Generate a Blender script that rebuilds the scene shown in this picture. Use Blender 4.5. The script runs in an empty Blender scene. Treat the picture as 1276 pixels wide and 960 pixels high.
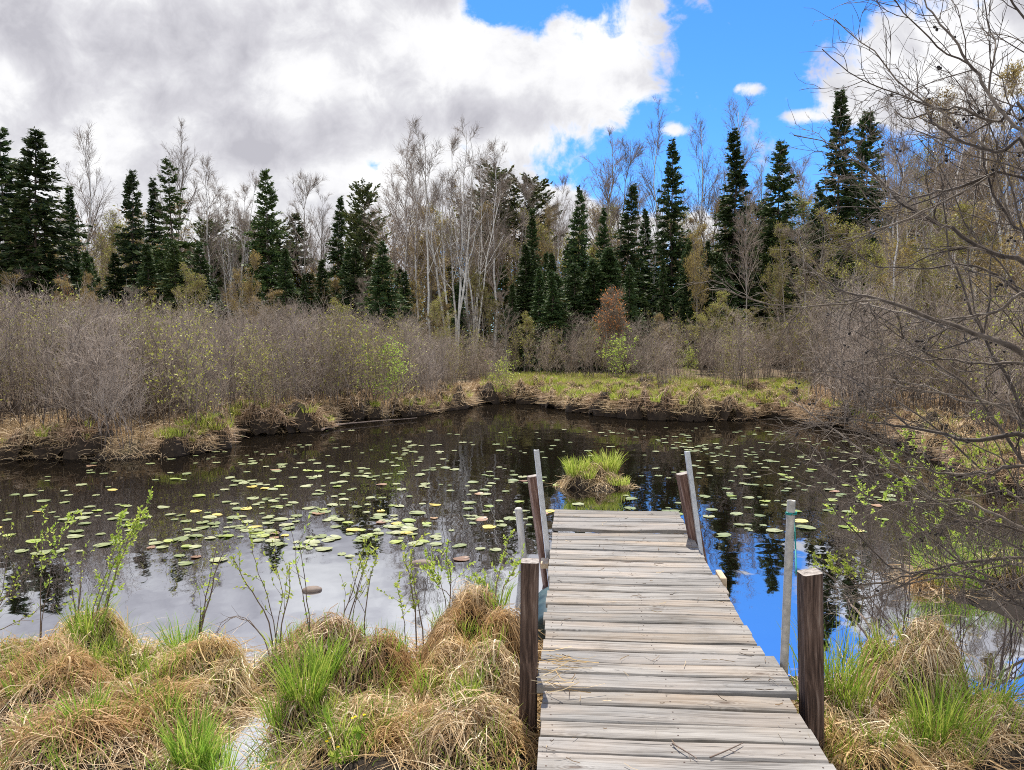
import bpy, math
import numpy as np
from math import radians, sin, cos, tan, pi, atan2, sqrt

S = bpy.context.scene
COL = S.collection
RNG = np.random.default_rng(11)
A = np.array

# ------------------------------------------------------------------ camera model (used to survey where things stand)
CAM_H, FOC, PCX, PCY = 2.07, 957.0, 638.0, 480.0
TH = math.atan(61 / 957)
def ray(px, py):
    X, Y = (px - PCX) / FOC, -(py - PCY) / FOC
    return A([X, Y * sin(TH) + cos(TH), Y * cos(TH) - sin(TH)])
def G(px, py, z=0.0):                       # point on the level z seen at that spot of the survey photo
    d = ray(px, py); t = (z - CAM_H) / d[2]
    return A([d[0] * t, d[1] * t, z])
def D(px, py, d):                           # point at distance d along the view
    r = ray(px, py); t = d / r[1]
    return A([r[0] * t, d, CAM_H + r[2] * t])

# ------------------------------------------------------------------ object helpers
def tag(o, label=None, cat=None, group=None, kind=None):
    if label: o['label'] = label
    if cat: o['category'] = cat
    if group: o['group'] = group
    if kind: o['kind'] = kind
    return o
def empty(name, loc=(0, 0, 0), rz=0, sc=1.0):
    o = bpy.data.objects.new(name, None); COL.objects.link(o)
    o.location = tuple(float(v) for v in loc); o.rotation_euler = (0, 0, rz)
    o.scale = (sc, sc, sc) if np.isscalar(sc) else tuple(sc)
    o.empty_display_size = 0.2
    return o
KIDS = {}
def link(name, me, parent=None):
    o = bpy.data.objects.new(name, me); COL.objects.link(o)
    if parent is not None:
        o.parent = parent; KIDS.setdefault(parent.name, []).append(o)
    return o
def copy_tree(o, parent=None):
    c = o.copy(); COL.objects.link(c)
    if parent is not None:
        c.parent = parent; KIDS.setdefault(parent.name, []).append(c)
    for ch in KIDS.get(o.name, []): copy_tree(ch, c)
    return c

def unit(v): return v / np.maximum(np.linalg.norm(v, axis=-1, keepdims=True), 1e-9)

class MB:
    def __init__(s): s.V = []; s.n = 0; s.F = []
    def add(s, V, F, m=0, smooth=True):
        V = np.asarray(V, np.float32).reshape(-1, 3); F = np.asarray(F, np.int64)
        s.F.append((F + s.n, m, smooth)); s.V.append(V); s.n += len(V)
        return s
    def mesh(s, name, mats):
        me = bpy.data.meshes.new(name)
        V = np.concatenate(s.V) if s.V else np.zeros((0, 3), np.float32)
        me.vertices.add(len(V)); me.vertices.foreach_set('co', V.ravel())
        loops = np.concatenate([f.ravel() for f, m, t in s.F])
        tot = np.concatenate([np.full(len(f), f.shape[1]) for f, m, t in s.F])
        mi = np.concatenate([np.full(len(f), m) for f, m, t in s.F])
        sm = np.concatenate([np.full(len(f), t) for f, m, t in s.F])
        me.loops.add(len(loops)); me.loops.foreach_set('vertex_index', loops.astype(np.int32))
        me.polygons.add(len(tot))
        st = np.concatenate([[0], np.cumsum(tot)[:-1]])
        me.polygons.foreach_set('loop_start', st.astype(np.int32))
        me.polygons.foreach_set('loop_total', tot.astype(np.int32))
        for m in (mats if isinstance(mats, (list, tuple)) else [mats]): me.materials.append(m)
        me.polygons.foreach_set('material_index', mi.astype(np.int32))
        me.polygons.foreach_set('use_smooth', sm.astype(bool))
        me.update(calc_edges=True)
        return me
    def build(s, name, mats, parent=None): return link(name, s.mesh(name, mats), parent)
    # ---- shapes
    def tubes(s, P, R, sides=3, m=0):
        P = np.asarray(P, float); R = np.asarray(R, float)
        N, K = P.shape[:2]
        T = unit(np.gradient(P, axis=1))
        d = unit(P[:, -1] - P[:, 0])
        ref = np.where(np.abs(d[:, 2:3]) > 0.8, A([[1., 0, 0]]), A([[0, 0, 1.]]))
        n1 = unit(np.cross(T, ref[:, None, :])); n2 = np.cross(T, n1)
        a = np.arange(sides) * 2 * pi / sides
        ring = P[:, :, None] + R[:, :, None, None] * (np.cos(a)[None, None, :, None] * n1[:, :, None] + np.sin(a)[None, None, :, None] * n2[:, :, None])
        base = (np.arange(N) * K * sides)[:, None, None] + (np.arange(K - 1) * sides)[None, :, None]
        i = np.arange(sides)[None, None]; j = (i + 1) % sides
        F = np.stack([base + i, base + j, base + j + sides, base + i + sides], -1).reshape(-1, 4)
        return s.add(ring.reshape(-1, 3), F, m)
    def ribbons(s, P, W, side, m=0):
        N, K = P.shape[:2]
        L = P - side[:, None] * W[..., None] / 2; R = P + side[:, None] * W[..., None] / 2
        V = np.stack([L, R], 2).reshape(-1, 3)
        b = (np.arange(N) * K * 2)[:, None] + (np.arange(K - 1) * 2)[None]
        F = np.stack([b, b + 1, b + 3, b + 2], -1).reshape(-1, 4)
        return s.add(V, F, m, True)
    def leaves(s, C, Dr, L, W, rng, m=0):
        Dr = unit(Dr); N = len(C)
        sd = unit(np.cross(Dr, unit(rng.normal(size=(N, 3)))))
        L = np.broadcast_to(np.asarray(L, float), (N,))[:, None]; W = np.broadcast_to(np.asarray(W, float), (N,))[:, None]
        V = np.stack([C, C + Dr * L * .45 + sd * W * .5, C + Dr * L, C + Dr * L * .45 - sd * W * .5], 1)
        return s.add(V.reshape(-1, 3), np.arange(N * 4).reshape(N, 4), m, False)
    def box(s, c, h, M=None, m=0, bev=0.0):       # chamfered box: centre, half sizes, 3x3 axes
        h = A(h, float); c = A(c, float); b = min(bev, min(h) * .45)
        V = []; idx = {}
        for sx in (-1, 1):
            for sy in (-1, 1):
                for sz in (-1, 1):
                    for ax in range(3):
                        sg = A([sx, sy, sz], float); p = sg * (h - b); p[ax] = sg[ax] * h[ax]
                        idx[(sx, sy, sz, ax)] = len(V); V.append(p)
        V = A(V)
        F4 = []; F3 = []
        for ax in range(3):
            u, v = (ax + 1) % 3, (ax + 2) % 3
            for sg in (-1, 1):
                q = []
                for (a_, b_) in ((-1, -1), (1, -1), (1, 1), (-1, 1)):
                    k = [0, 0, 0]; k[ax] = sg; k[u] = a_; k[v] = b_
                    q.append(idx[(k[0], k[1], k[2], ax)])
                F4.append(q if sg > 0 else q[::-1])
        if b > 0:
            for ax in range(3):
                u, v = (ax + 1) % 3, (ax + 2) % 3
                for su in (-1, 1):
                    for sv in (-1, 1):
                        k1 = [0, 0, 0]; k2 = [0, 0, 0]
                        k1[u] = k2[u] = su; k1[v] = k2[v] = sv; k1[ax] = -1; k2[ax] = 1
                        q = [idx[(*k1, u)], idx[(*k2, u)], idx[(*k2, v)], idx[(*k1, v)]]
                        F4.append(q if su * sv < 0 else q[::-1])
            for sx in (-1, 1):
                for sy in (-1, 1):
                    for sz in (-1, 1):
                        q = [idx[(sx, sy, sz, a)] for a in range(3)]
                        F3.append(q if sx * sy * sz > 0 else q[::-1])
        if M is not None: V = V @ A(M)
        n0 = s.n
        s.add(V + c, F4, m, False)
        if F3: s.F.append((A(F3) + n0, m, False))
        return s

# ------------------------------------------------------------------ materials
def mat(name): 
    m = bpy.data.materials.new(name); m.use_nodes = True
    nt = m.node_tree; nt.nodes.clear()
    return m, nt
class NT:
    def __init__(s, nt): s.t = nt
    def n(s, typ, **kw):
        nd = s.t.nodes.new(typ); ins = kw.pop('ins', {})
        for k, v in kw.items(): setattr(nd, k, v)
        for k, v in ins.items():
            if hasattr(v, 'is_output') or isinstance(v, bpy.types.NodeSocket): s.t.links.new(v, nd.inputs[k])
            else: nd.inputs[k].default_value = v
        return nd
    def math(s, op, a, b=0.0, clamp=False):
        nd = s.n('ShaderNodeMath', operation=op, use_clamp=clamp, ins={0: a, 1: b}); return nd.outputs[0]
    def ramp(s, fac, stops, interp='LINEAR'):
        nd = s.n('ShaderNodeValToRGB', ins={0: fac}); cr = nd.color_ramp; cr.interpolation = interp
        while len(cr.elements) < len(stops): cr.elements.new(0.5)
        for e, (p, c) in zip(cr.elements, stops):
            e.position = p; e.color = (*c, 1) if len(c) == 3 else c
        return nd.outputs[0]
    def mix(s, fac, a, b, mode='MIX'):
        nd = s.n('ShaderNodeMix', data_type='RGBA', blend_type=mode)
        for k, v in ((0, fac), (6, a), (7, b)):
            if isinstance(v, bpy.types.NodeSocket): s.t.links.new(v, nd.inputs[k])
            else: nd.inputs[k].default_value = v if k == 0 else (*v, 1)
        return nd.outputs[2]
    def noise(s, vec, scale, detail=3, rough=.5, dist=0.0, dims='3D'):
        nd = s.n('ShaderNodeTexNoise', noise_dimensions=dims, ins={'Scale': scale, 'Detail': detail, 'Roughness': rough, 'Distortion': dist})
        if vec is not None: s.t.links.new(vec, nd.inputs['Vector'])
        return nd.outputs[0]
    def mapping(s, vec, scale=(1, 1, 1), loc=(0, 0, 0)):
        return s.n('ShaderNodeMapping', ins={'Vector': vec, 'Scale': scale, 'Location': loc}).outputs[0]
    def mr(s, v, a, b, c=0.0, d=1.0, smooth=False):
        return s.n('ShaderNodeMapRange', interpolation_type='SMOOTHSTEP' if smooth else 'LINEAR', ins={0: v, 1: a, 2: b, 3: c, 4: d}).outputs[0]

def leafy(name, stops, transl=.3, rough=.55, spec=.2, obj_var=.25, patch=None):
    """thin plant matter: colour varies from blade to blade and from plant to plant"""
    m, t = mat(name); N = NT(t)
    geo = N.n('ShaderNodeNewGeometry'); oi = N.n('ShaderNodeObjectInfo')
    c = N.ramp(geo.outputs['Random Per Island'], stops)
    if patch:
        nz = N.noise(geo.outputs['Position'], patch[0], 2)
        c = N.mix(N.mr(nz, .42, .62), c, patch[1])
    k = N.mr(oi.outputs['Random'], 0, 1, 1 - obj_var, 1 + obj_var)
    hs = N.n('ShaderNodeHueSaturation', ins={'Color': c, 'Value': k, 'Hue': N.mr(oi.outputs['Random'], 0, 1, .49, .51)})
    b = N.n('ShaderNodeBsdfPrincipled', ins={'Base Color': hs.outputs[0], 'Roughness': rough, 'Specular IOR Level': spec})
    tr = N.n('ShaderNodeBsdfTranslucent', ins={'Color': hs.outputs[0]})
    mx = N.n('ShaderNodeMixShader', ins={0: transl, 1: b.outputs[0], 2: tr.outputs[0]})
    o = N.n('ShaderNodeOutputMaterial', ins={0: mx.outputs[0]})
    return m
def bark(name, stops, scale=(4, 4, 14), rough=.85, obj_var=.2):
    m, t = mat(name); N = NT(t)
    tc = N.n('ShaderNodeTexCoord'); oi = N.n('ShaderNodeObjectInfo'); geo = N.n('ShaderNodeNewGeometry')
    nz = N.noise(N.mapping(tc.outputs['Object'], scale), 1.0, 4, .6)
    f = N.math('ADD', N.math('MULTIPLY', nz, .75), N.math('MULTIPLY', geo.outputs['Random Per Island'], .25))
    c = N.ramp(f, stops)
    hs = N.n('ShaderNodeHueSaturation', ins={'Color': c, 'Value': N.mr(oi.outputs['Random'], 0, 1, 1 - obj_var, 1 + obj_var)})
    b = N.n('ShaderNodeBsdfPrincipled', ins={'Base Color': hs.outputs[0], 'Roughness': rough, 'Specular IOR Level': .25})
    N.n('ShaderNodeOutputMaterial', ins={0: b.outputs[0]})
    return m

M = {}
M['straw'] = leafy('dry_straw', [(0, (.16, .10, .055)), (.3, (.43, .30, .165)), (.65, (.69, .53, .325)), (1, (.88, .77, .56))], .3, obj_var=.12, patch=(2.2, (.52, .35, .165)))
M['straw_far'] = leafy('dry_straw_bank', [(0, (.20, .13, .07)), (.5, (.40, .28, .16)), (1, (.58, .44, .28))], .2, obj_var=.2)
M['green'] = leafy('fresh_sedge', [(0, (.13, .24, .03)), (.5, (.26, .40, .045)), (1, (.50, .52, .12))], .4, obj_var=.1)
M['green_far'] = leafy('bank_grass', [(0, (.20, .26, .03)), (.5, (.36, .43, .06)), (1, (.54, .51, .15))], .35, obj_var=.15)
M['spruce'] = leafy('spruce_needles', [(0, (.022, .046, .015)), (.6, (.048, .085, .026)), (1, (.11, .145, .04))], .15, .6, .25, .3)
M['fir'] = leafy('fir_needles', [(0, (.026, .052, .015)), (.6, (.062, .098, .025)), (1, (.13, .165, .045))], .1, .6, .25, .25)
M['pine'] = leafy('pine_needles', [(0, (.04, .065, .02)), (.6, (.085, .11, .03)), (1, (.17, .17, .05))], .12, .6, .25, .25)
M['gold'] = leafy('golden_buds', [(0, (.20, .145, .045)), (.5, (.33, .245, .07)), (1, (.45, .35, .11))], .3, obj_var=.25)
M['olive'] = leafy('olive_buds', [(0, (.18, .18, .035)), (.5, (.32, .315, .06)), (1, (.46, .45, .11))], .3, obj_var=.25)
M['tan'] = leafy('tan_buds', [(0, (.20, .14, .06)), (.5, (.33, .24, .11)), (1, (.44, .34, .18))], .25, obj_var=.2)
M['dead_bits'] = leafy('dead_bits', [(0, (.06, .035, .02)), (.6, (.20, .13, .08)), (1, (.55, .42, .27))], .1, obj_var=0)
M['red'] = leafy('red_maple_buds', [(0, (.50, .12, .03)), (.6, (.74, .25, .07)), (1, (.78, .36, .14))], .3, obj_var=.1)
M['lime'] = leafy('young_willow_leaves', [(0, (.22, .32, .04)), (.5, (.36, .46, .07)), (1, (.52, .56, .12))], .4, obj_var=.15)
M['twig'] = bark('grey_brown_twigs', [(.2, (.14, .108, .085)), (.5, (.32, .26, .21)), (.8, (.52, .45, .38))])
M['twig_tan'] = bark('tan_twigs', [(.2, (.15, .11, .08)), (.5, (.28, .22, .16)), (.8, (.42, .35, .26))])
M['crown'] = bark('birch_twigs', [(.2, (.14, .105, .085)), (.5, (.26, .21, .172)), (.8, (.42, .365, .31))])
M['shrub_stem'] = bark('shrub_stems', [(.2, (.055, .042, .034)), (.5, (.13, .105, .088)), (.85, (.27, .23, .20))])
M['birch'] = bark('birch_bark', [(.25, (.10, .085, .075)), (.40, (.50, .47, .43)), (.6, (.80, .78, .73)), (.9, (.87, .85, .81))], (3, 3, 9), .7, .12)
M['aspen'] = bark('grey_bark', [(.2, (.14, .12, .10)), (.5, (.30, .27, .23)), (.85, (.46, .43, .38))], (4, 4, 8), .8, .2)
M['trunk'] = bark('dark_conifer_bark', [(.2, (.05, .038, .03)), (.5, (.11, .085, .065)), (.85, (.20, .165, .14))])
M['alder'] = bark('alder_bark', [(.2, (.028, .021, .016)), (.45, (.075, .057, .043)), (.62, (.16, .128, .098)), (.82, (.33, .28, .225))], (14, 14, 14), .7, 0)
M['dark_stem'] = bark('dark_stems', [(.2, (.07, .05, .04)), (.6, (.16, .12, .095)), (.9, (.27, .22, .18))], (20, 20, 20), .7, 0)
M['cone'] = bark('alder_cones', [(.2, (.012, .010, .009)), (.8, (.05, .04, .035))], (30, 30, 30), .8, 0)
M['peat'] = bark('wet_peat', [(.2, (.008, .006, .005)), (.5, (.026, .018, .012)), (.85, (.07, .05, .032))], (9, 9, 9), .9, .15)
M['stone'] = bark('brown_stone', [(.2, (.10, .075, .06)), (.5, (.20, .155, .125)), (.85, (.30, .25, .21))], (14, 14, 14), .75, .1)
M['petal'] = leafy('marigold_petals', [(0, (.7, .52, .02)), (1, (.8, .62, .03))], .3)

def pad_mat(name, c0, c1, c2):
    m, t = mat(name); N = NT(t)
    oi = N.n('ShaderNodeObjectInfo'); geo = N.n('ShaderNodeNewGeometry')
    r = N.math('FRACT', N.math('ADD', oi.outputs['Random'], geo.outputs['Random Per Island']))
    c = N.ramp(r, [(0, c0), (.5, c1), (1, c2)])
    nz = N.noise(geo.outputs['Position'], 22, 4, .6)
    c = N.mix(N.mr(nz, .5, .72, 0, .6), c, (c0[0] * .6, c0[1] * .5, c0[2] * .5))
    b = N.n('ShaderNodeBsdfPrincipled', ins={'Base Color': c, 'Roughness': .38, 'Specular IOR Level': .6,
            'Normal': N.n('ShaderNodeBump', ins={'Strength': .3, 'Distance': .01, 'Height': nz}).outputs[0]})
    N.n('ShaderNodeOutputMaterial', ins={0: b.outputs[0]})
    return m
M['pad_green'] = pad_mat('lily_pad_green', (.13, .165, .05), (.19, .22, .08), (.29, .30, .15))
M['pad_lime'] = pad_mat('lily_pad_lime', (.17, .225, .03), (.23, .29, .045), (.30, .34, .08))
M['pad_yellow'] = pad_mat('lily_pad_yellow', (.46, .36, .07), (.52, .42, .09), (.50, .46, .14))
M['pad_brown'] = pad_mat('lily_pad_brown', (.16, .085, .045), (.24, .13, .07), (.32, .20, .10))

def wood_mat():
    m, t = mat('weathered_deck_boards'); N = NT(t)
    tc = N.n('ShaderNodeTexCoord'); geo = N.n('ShaderNodeNewGeometry'); rnd = geo.outputs['Random Per Island']
    off = N.n('ShaderNodeCombineXYZ', ins={0: N.math('MULTIPLY', rnd, 37.0), 1: N.math('MULTIPLY', rnd, 91.0), 2: 0.0}).outputs[0]
    p = N.n('ShaderNodeVectorMath', operation='ADD', ins={0: tc.outputs['Object'], 1: off}).outputs[0]
    warp = N.noise(N.mapping(p, (2.2, 9, 1)), 1.0, 2)
    pw = N.n('ShaderNodeVectorMath', operation='ADD', ins={0: p, 1: N.n('ShaderNodeCombineXYZ', ins={1: N.math('MULTIPLY', warp, .05)}).outputs[0]}).outputs[0]
    g1 = N.noise(N.mapping(pw, (1.3, 42, 20)), 1.0, 5, .6)
    g2 = N.noise(N.mapping(pw, (5, 130, 40)), 1.0, 3, .6)
    vo = N.n('ShaderNodeTexVoronoi', feature='F1', ins={'Vector': N.mapping(pw, (2.6, 7.5, 1)), 'Scale': 1.0, 'Randomness': 1.0})
    kd = vo.outputs['Distance']
    rings = N.math('SINE', N.math('MULTIPLY', kd, 90.0))
    knot = N.mr(kd, .05, .13, 1, 0, True)
    halo = N.mr(kd, .05, .34, 1, 0, True)
    big = N.noise(N.mapping(p, (1.5, 4, 1)), 1.0, 3)
    gg = N.math('ADD', N.math('MULTIPLY', g1, .65), N.math('MULTIPLY', g2, .35))
    gg = N.math('ADD', gg, N.math('MULTIPLY', N.math('MULTIPLY', rings, halo), .07))
    c = N.ramp(gg, [(.32, (.045, .040, .036)), (.41, (.14, .128, .115)), (.50, (.255, .239, .218)), (.66, (.355, .338, .313))])
    c = N.mix(N.mr(big, .45, .7, 0, .55), c, (.40, .315, .235), 'MULTIPLY' if False else 'MIX')
    c = N.mix(N.mr(N.noise(N.mapping(p, (1.1, 14, 1), (5, 3, 1)), 1.0, 4, .6), .56, .72, 0, .6), c, (.20, .19, .185))
    c = N.mix(N.mr(N.noise(N.mapping(tc.outputs['Object'], (3.2, 3.2, 1)), 1.0, 6, .7), .55, .75, 0, .55), c, (.13, .105, .075))
    c = N.mix(N.mr(N.noise(N.mapping(tc.outputs['Object'], (9, 22, 1), (3, 1, 0)), 1.0, 5, .7), .62, .72, 0, .7), c, (.08, .075, .068))
    crk = N.noise(N.mapping(pw, (.9, 55, 1), (2, 7, 0)), 1.0, 3, .6)
    c = N.mix(N.mr(crk, .66, .70, 0, .85), c, (.045, .04, .035))
    c = N.mix(N.math('MULTIPLY', knot, .75), c, (.085, .06, .045))
    hs = N.n('ShaderNodeHueSaturation', ins={'Color': c, 'Value': N.mr(rnd, 0, 1, .62, .98), 'Saturation': N.mr(N.math('FRACT', N.math('MULTIPLY', rnd, 7.3)), 0, 1, .55, 1.25)})
    bump = N.n('ShaderNodeBump', ins={'Strength': .5, 'Distance': .006, 'Height': gg})
    b = N.n('ShaderNodeBsdfPrincipled', ins={'Base Color': hs.outputs[0], 'Roughness': .82, 'Specular IOR Level': .25, 'Normal': bump.outputs[0]})
    N.n('ShaderNodeOutputMaterial', ins={0: b.outputs[0]})
    return m
M['deck'] = wood_mat()

def post_mat(name, stops, gscale=(55, 55, 3)):
    m, t = mat(name); N = NT(t)
    tc = N.n('ShaderNodeTexCoord')
    w = N.noise(N.mapping(tc.outputs['Object'], (7, 7, 2)), 1.0, 2)
    p = N.n('ShaderNodeVectorMath', operation='ADD', ins={0: tc.outputs['Object'], 1: N.n('ShaderNodeCombineXYZ', ins={0: N.math('MULTIPLY', w, .06), 1: N.math('MULTIPLY', w, .05)}).outputs[0]}).outputs[0]
    g = N.noise(N.mapping(p, gscale), 1.0, 5, .65)
    c = N.ramp(g, stops)
    bump = N.n('ShaderNodeBump', ins={'Strength': .6, 'Distance': .006, 'Height': g})
    b = N.n('ShaderNodeBsdfPrincipled', ins={'Base Color': c, 'Roughness': .8, 'Specular IOR Level': .3, 'Normal': bump.outputs[0]})
    N.n('ShaderNodeOutputMaterial', ins={0: b.outputs[0]})
    return m
M['post'] = post_mat('dark_brown_post_wood', [(.30, (.016, .010, .008)), (.46, (.06, .036, .026)), (.6, (.14, .092, .07)), (.75, (.26, .205, .165))])
M['post_red'] = post_mat('red_brown_post_wood', [(.32, (.045, .022, .016)), (.5, (.13, .072, .054)), (.64, (.27, .18, .145)), (.78, (.42, .32, .27))])
M['endgrain'] = post_mat('grey_post_end_grain', [(.3, (.10, .085, .075)), (.5, (.25, .22, .195)), (.75, (.42, .385, .35))], (40, 40, 40))
M['grey_post'] = post_mat('bleached_grey_wood', [(.3, (.22, .205, .19)), (.5, (.42, .40, .375)), (.75, (.58, .56, .52))], (30, 30, 3))
M['tan_wood'] = post_mat('tan_block_wood', [(.3, (.26, .18, .11)), (.5, (.46, .35, .235)), (.75, (.58, .48, .35))], (30, 4, 30))
M['beam'] = post_mat('damp_beam_wood', [(.3, (.05, .043, .036)), (.5, (.13, .11, .092)), (.75, (.24, .21, .18))], (3, 3, 40))
def plain(name, c, rough=.5, metal=0.0, spec=.5, nz=0.0, sc=30):
    m, t = mat(name); N = NT(t)
    tc = N.n('ShaderNodeTexCoord'); f = N.noise(tc.outputs['Object'], sc, 4, .6)
    cc = N.mix(N.mr(f, .3, .7), tuple(x * (1 - nz) for x in c), tuple(min(1, x * (1 + nz)) for x in c))
    b = N.n('ShaderNodeBsdfPrincipled', ins={'Base Color': cc, 'Roughness': rough, 'Metallic': metal, 'Specular IOR Level': spec})
    N.n('ShaderNodeOutputMaterial', ins={0: b.outputs[0]})
    return m
M['galv'] = plain('galvanised_steel', (.56, .57, .58), .5, .55, .5, .18, 25)
M['pipe'] = plain('weathered_steel_pipe', (.45, .43, .39), .6, .35, .5, .25, 30)
M['drum'] = plain('teal_float_plastic', (.028, .06, .075), .45, 0, .5, .3, 10)
M['nail'] = plain('rusty_nail_heads', (.06, .04, .032), .6, .6, .5, .2)
M['cord'] = plain('teal_nylon_cord', (.01, .22, .19), .6, 0, .4, .2)

def ground_mat():
    m, t = mat('marsh_ground'); N = NT(t)
    geo = N.n('ShaderNodeNewGeometry'); P = geo.outputs['Position']
    z = N.n('ShaderNodeSeparateXYZ', ins={0: P}).outputs[2]
    a = N.noise(P, 1.3, 5, .6); b_ = N.noise(P, 18, 5, .65)
    c = N.ramp(b_, [(.3, (.045, .031, .02)), (.5, (.125, .088, .055)), (.72, (.26, .19, .12))])
    c = N.mix(N.mr(a, .5, .68, 0, .6), c, (.085, .095, .035))
    wet = N.mr(N.math('ADD', z, N.math('MULTIPLY', a, .06)), .06, .16, 1, 0)
    c = N.mix(wet, c, (.018, .013, .009))
    bump = N.n('ShaderNodeBump', ins={'Strength': .8, 'Distance': .03, 'Height': b_})
    b = N.n('ShaderNodeBsdfPrincipled', ins={'Base Color': c, 'Roughness': .9, 'Specular IOR Level': .2, 'Normal': bump.outputs[0]})
    N.n('ShaderNodeOutputMaterial', ins={0: b.outputs[0]})
    return m
M['ground'] = ground_mat()
def water_mat():
    m, t = mat('dark_bog_water'); N = NT(t)
    geo = N.n('ShaderNodeNewGeometry'); P = geo.outputs['Position']
    n1 = N.noise(N.mapping(P, (1, 1.0, 1)), 1.4, 2, .5)
    n2 = N.noise(N.mapping(P, (1, .6, 1)), 7.0, 2, .5)
    patch = N.mr(N.noise(P, .35, 2), .45, .65, .25, 1.0)
    h = N.math('ADD', n1, N.math('MULTIPLY', N.math('MULTIPLY', n2, .22), patch))
    bump = N.n('ShaderNodeBump', ins={'Strength': .055, 'Distance': .10, 'Height': h})
    lw = N.n('ShaderNodeFresnel', ins={'IOR': 1.33, 'Normal': bump.outputs[0]})
    f = N.mr(lw.outputs[0], .02, .40, 1.0, .25)
    deep = N.n('ShaderNodeBsdfDiffuse', ins={'Color': (.006, .0045, .003, 1)})
    gl = N.n('ShaderNodeBsdfGlossy', ins={'Color': (.93, .95, 1, 1), 'Roughness': .015, 'Normal': bump.outputs[0]})
    mx = N.n('ShaderNodeMixShader', ins={0: f, 1: deep.outputs[0], 2: gl.outputs[0]})
    N.n('ShaderNodeOutputMaterial', ins={0: mx.outputs[0]})
    return m
M['water'] = water_mat()

# ------------------------------------------------------------------ terrain and water
shore_px = [(-900, 700), (-700, 620), (-300, 588), (-60, 580), (0, 573), (60, 571), (118, 571), (130, 574), (200, 570), (250, 563), (264, 543), (330, 541),
            (400, 536), (413, 523), (470, 521), (525, 517), (560, 510), (600, 503), (640, 500), (690, 506), (720, 513), (780, 520), (850, 524),
            (920, 524), (960, 518), (1000, 523), (1040, 531), (1120, 546), (1200, 572), (1270, 615), (1300, 660), (1255, 690), (1205, 718), (1175, 745),
            (1230, 765), (1330, 790), (1345, 850), (1290, 892), (1225, 898), (1100, 884), (1030, 858), (985, 838), (900, 850), (700, 842),
            (655, 806), (560, 806), (520, 830), (490, 838), (390, 832), (320, 842), (300, 850), (230, 838), (150, 832), (80, 832), (40, 850),
            (0, 860), (-60, 860), (-200, 850), (-500, 830)]
SHORE = A([G(x, y)[:2] for x, y in shore_px])
def sdf(X, Y):                                # >0 on land, <0 in the pond
    p = np.stack([X, Y], -1); best = np.full(X.shape, 1e9); inside = np.zeros(X.shape, bool)
    n = len(SHORE)
    for i in range(n):
        a, b = SHORE[i], SHORE[(i + 1) % n]; e = b - a; w = p - a
        t = np.clip((w @ e) / (e @ e), 0, 1)
        best = np.minimum(best, np.hypot(w[..., 0] - t * e[0], w[..., 1] - t * e[1]))
        c = ((a[1] > Y) != (b[1] > Y)) & (X < (b[0] - a[0]) * (Y - a[1]) / (b[1] - a[1] + 1e-12) + a[0])
        inside ^= c
    return np.where(inside, -best, best)
def wob(X, Y, f, ph=0): return (np.sin(X * f + ph) * np.cos(Y * f * 1.13 - ph) + .6 * np.sin(X * f * 2.1 - Y * f * 1.7 + 2 * ph)) / 1.6
POOL = G(298, 925)
def ss(a, b, x):
    t = np.clip((x - a) / (b - a), 0, 1); return t * t * (3 - 2 * t)
def ground_z(X, Y):
    X = np.asarray(X, float); Y = np.asarray(Y, float)
    s = sdf(X, Y) + .06 * wob(X, Y, 5, 1)
    far = ss(7, 11, Y)
    hi = .015 * (1 - far) + .24 * far
    z = np.where(s > 0, ss(0, .35, s) * hi, -ss(0, 1.2, -s) * .6 - .02)
    z = z + np.where(s > 0, .03 * wob(X, Y, 4.0, .3) * ss(0, .3, s), 0)
    z = z + far * ss(1, 30, s) * .45 + ss(60, 300, np.hypot(X, Y)) * 3 + ss(30, 80, s) * .5 * wob(X, Y, .09)
    z = z - .16 * np.exp(-((X - POOL[0]) / .13) ** 2 - ((Y - POOL[1]) / .42) ** 2)
    return z
def gz(x, y): return float(ground_z(A([x]), A([y]))[0])

def axis(parts):
    out = []
    for a, b, st in parts: out += list(np.arange(a, b, st))
    return A(out)
xs = axis([(-5, 5, .09)]); e = .09; r = []; v = 5.0
while v < 420: r.append(v); e *= 1.13; v += min(e, 40) if v > 30 else min(e, .45)
xs = np.concatenate([-A(r)[::-1], xs, A(r)])
ys = axis([(2.4, 7, .08), (7, 30, .22)]); r = []; e = .22; v = 30.0
while v < 600: r.append(v); e *= 1.15; v += min(e, 50)
pre = []; e = .1; v = 2.4 - .1
while v > -80: pre.append(v); e *= 1.3; v -= min(e, 12)
ys = np.concatenate([A(pre)[::-1], ys, A(r)])
XX, YY = np.meshgrid(xs, ys); ZZ = ground_z(XX, YY)
ny, nx = XX.shape
b = MB(); i = np.arange(ny - 1)[:, None] * nx + np.arange(nx - 1)[None]
b.add(np.stack([XX, YY, ZZ], -1), np.stack([i, i + 1, i + nx + 1, i + nx], -1).reshape(-1, 4))
tag(b.build('ground', M['ground']), kind='structure')
wx = np.linspace(-45, 45, 10); wy = np.linspace(-2, 36, 8)
WX, WY = np.meshgrid(wx, wy); i = np.arange(7)[:, None] * 10 + np.arange(9)[None]
b = MB(); b.add(np.stack([WX, WY, WX * 0], -1), np.stack([i, i + 1, i + 11, i + 10], -1).reshape(-1, 4))
tag(b.build('water', M['water']), kind='structure')

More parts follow.
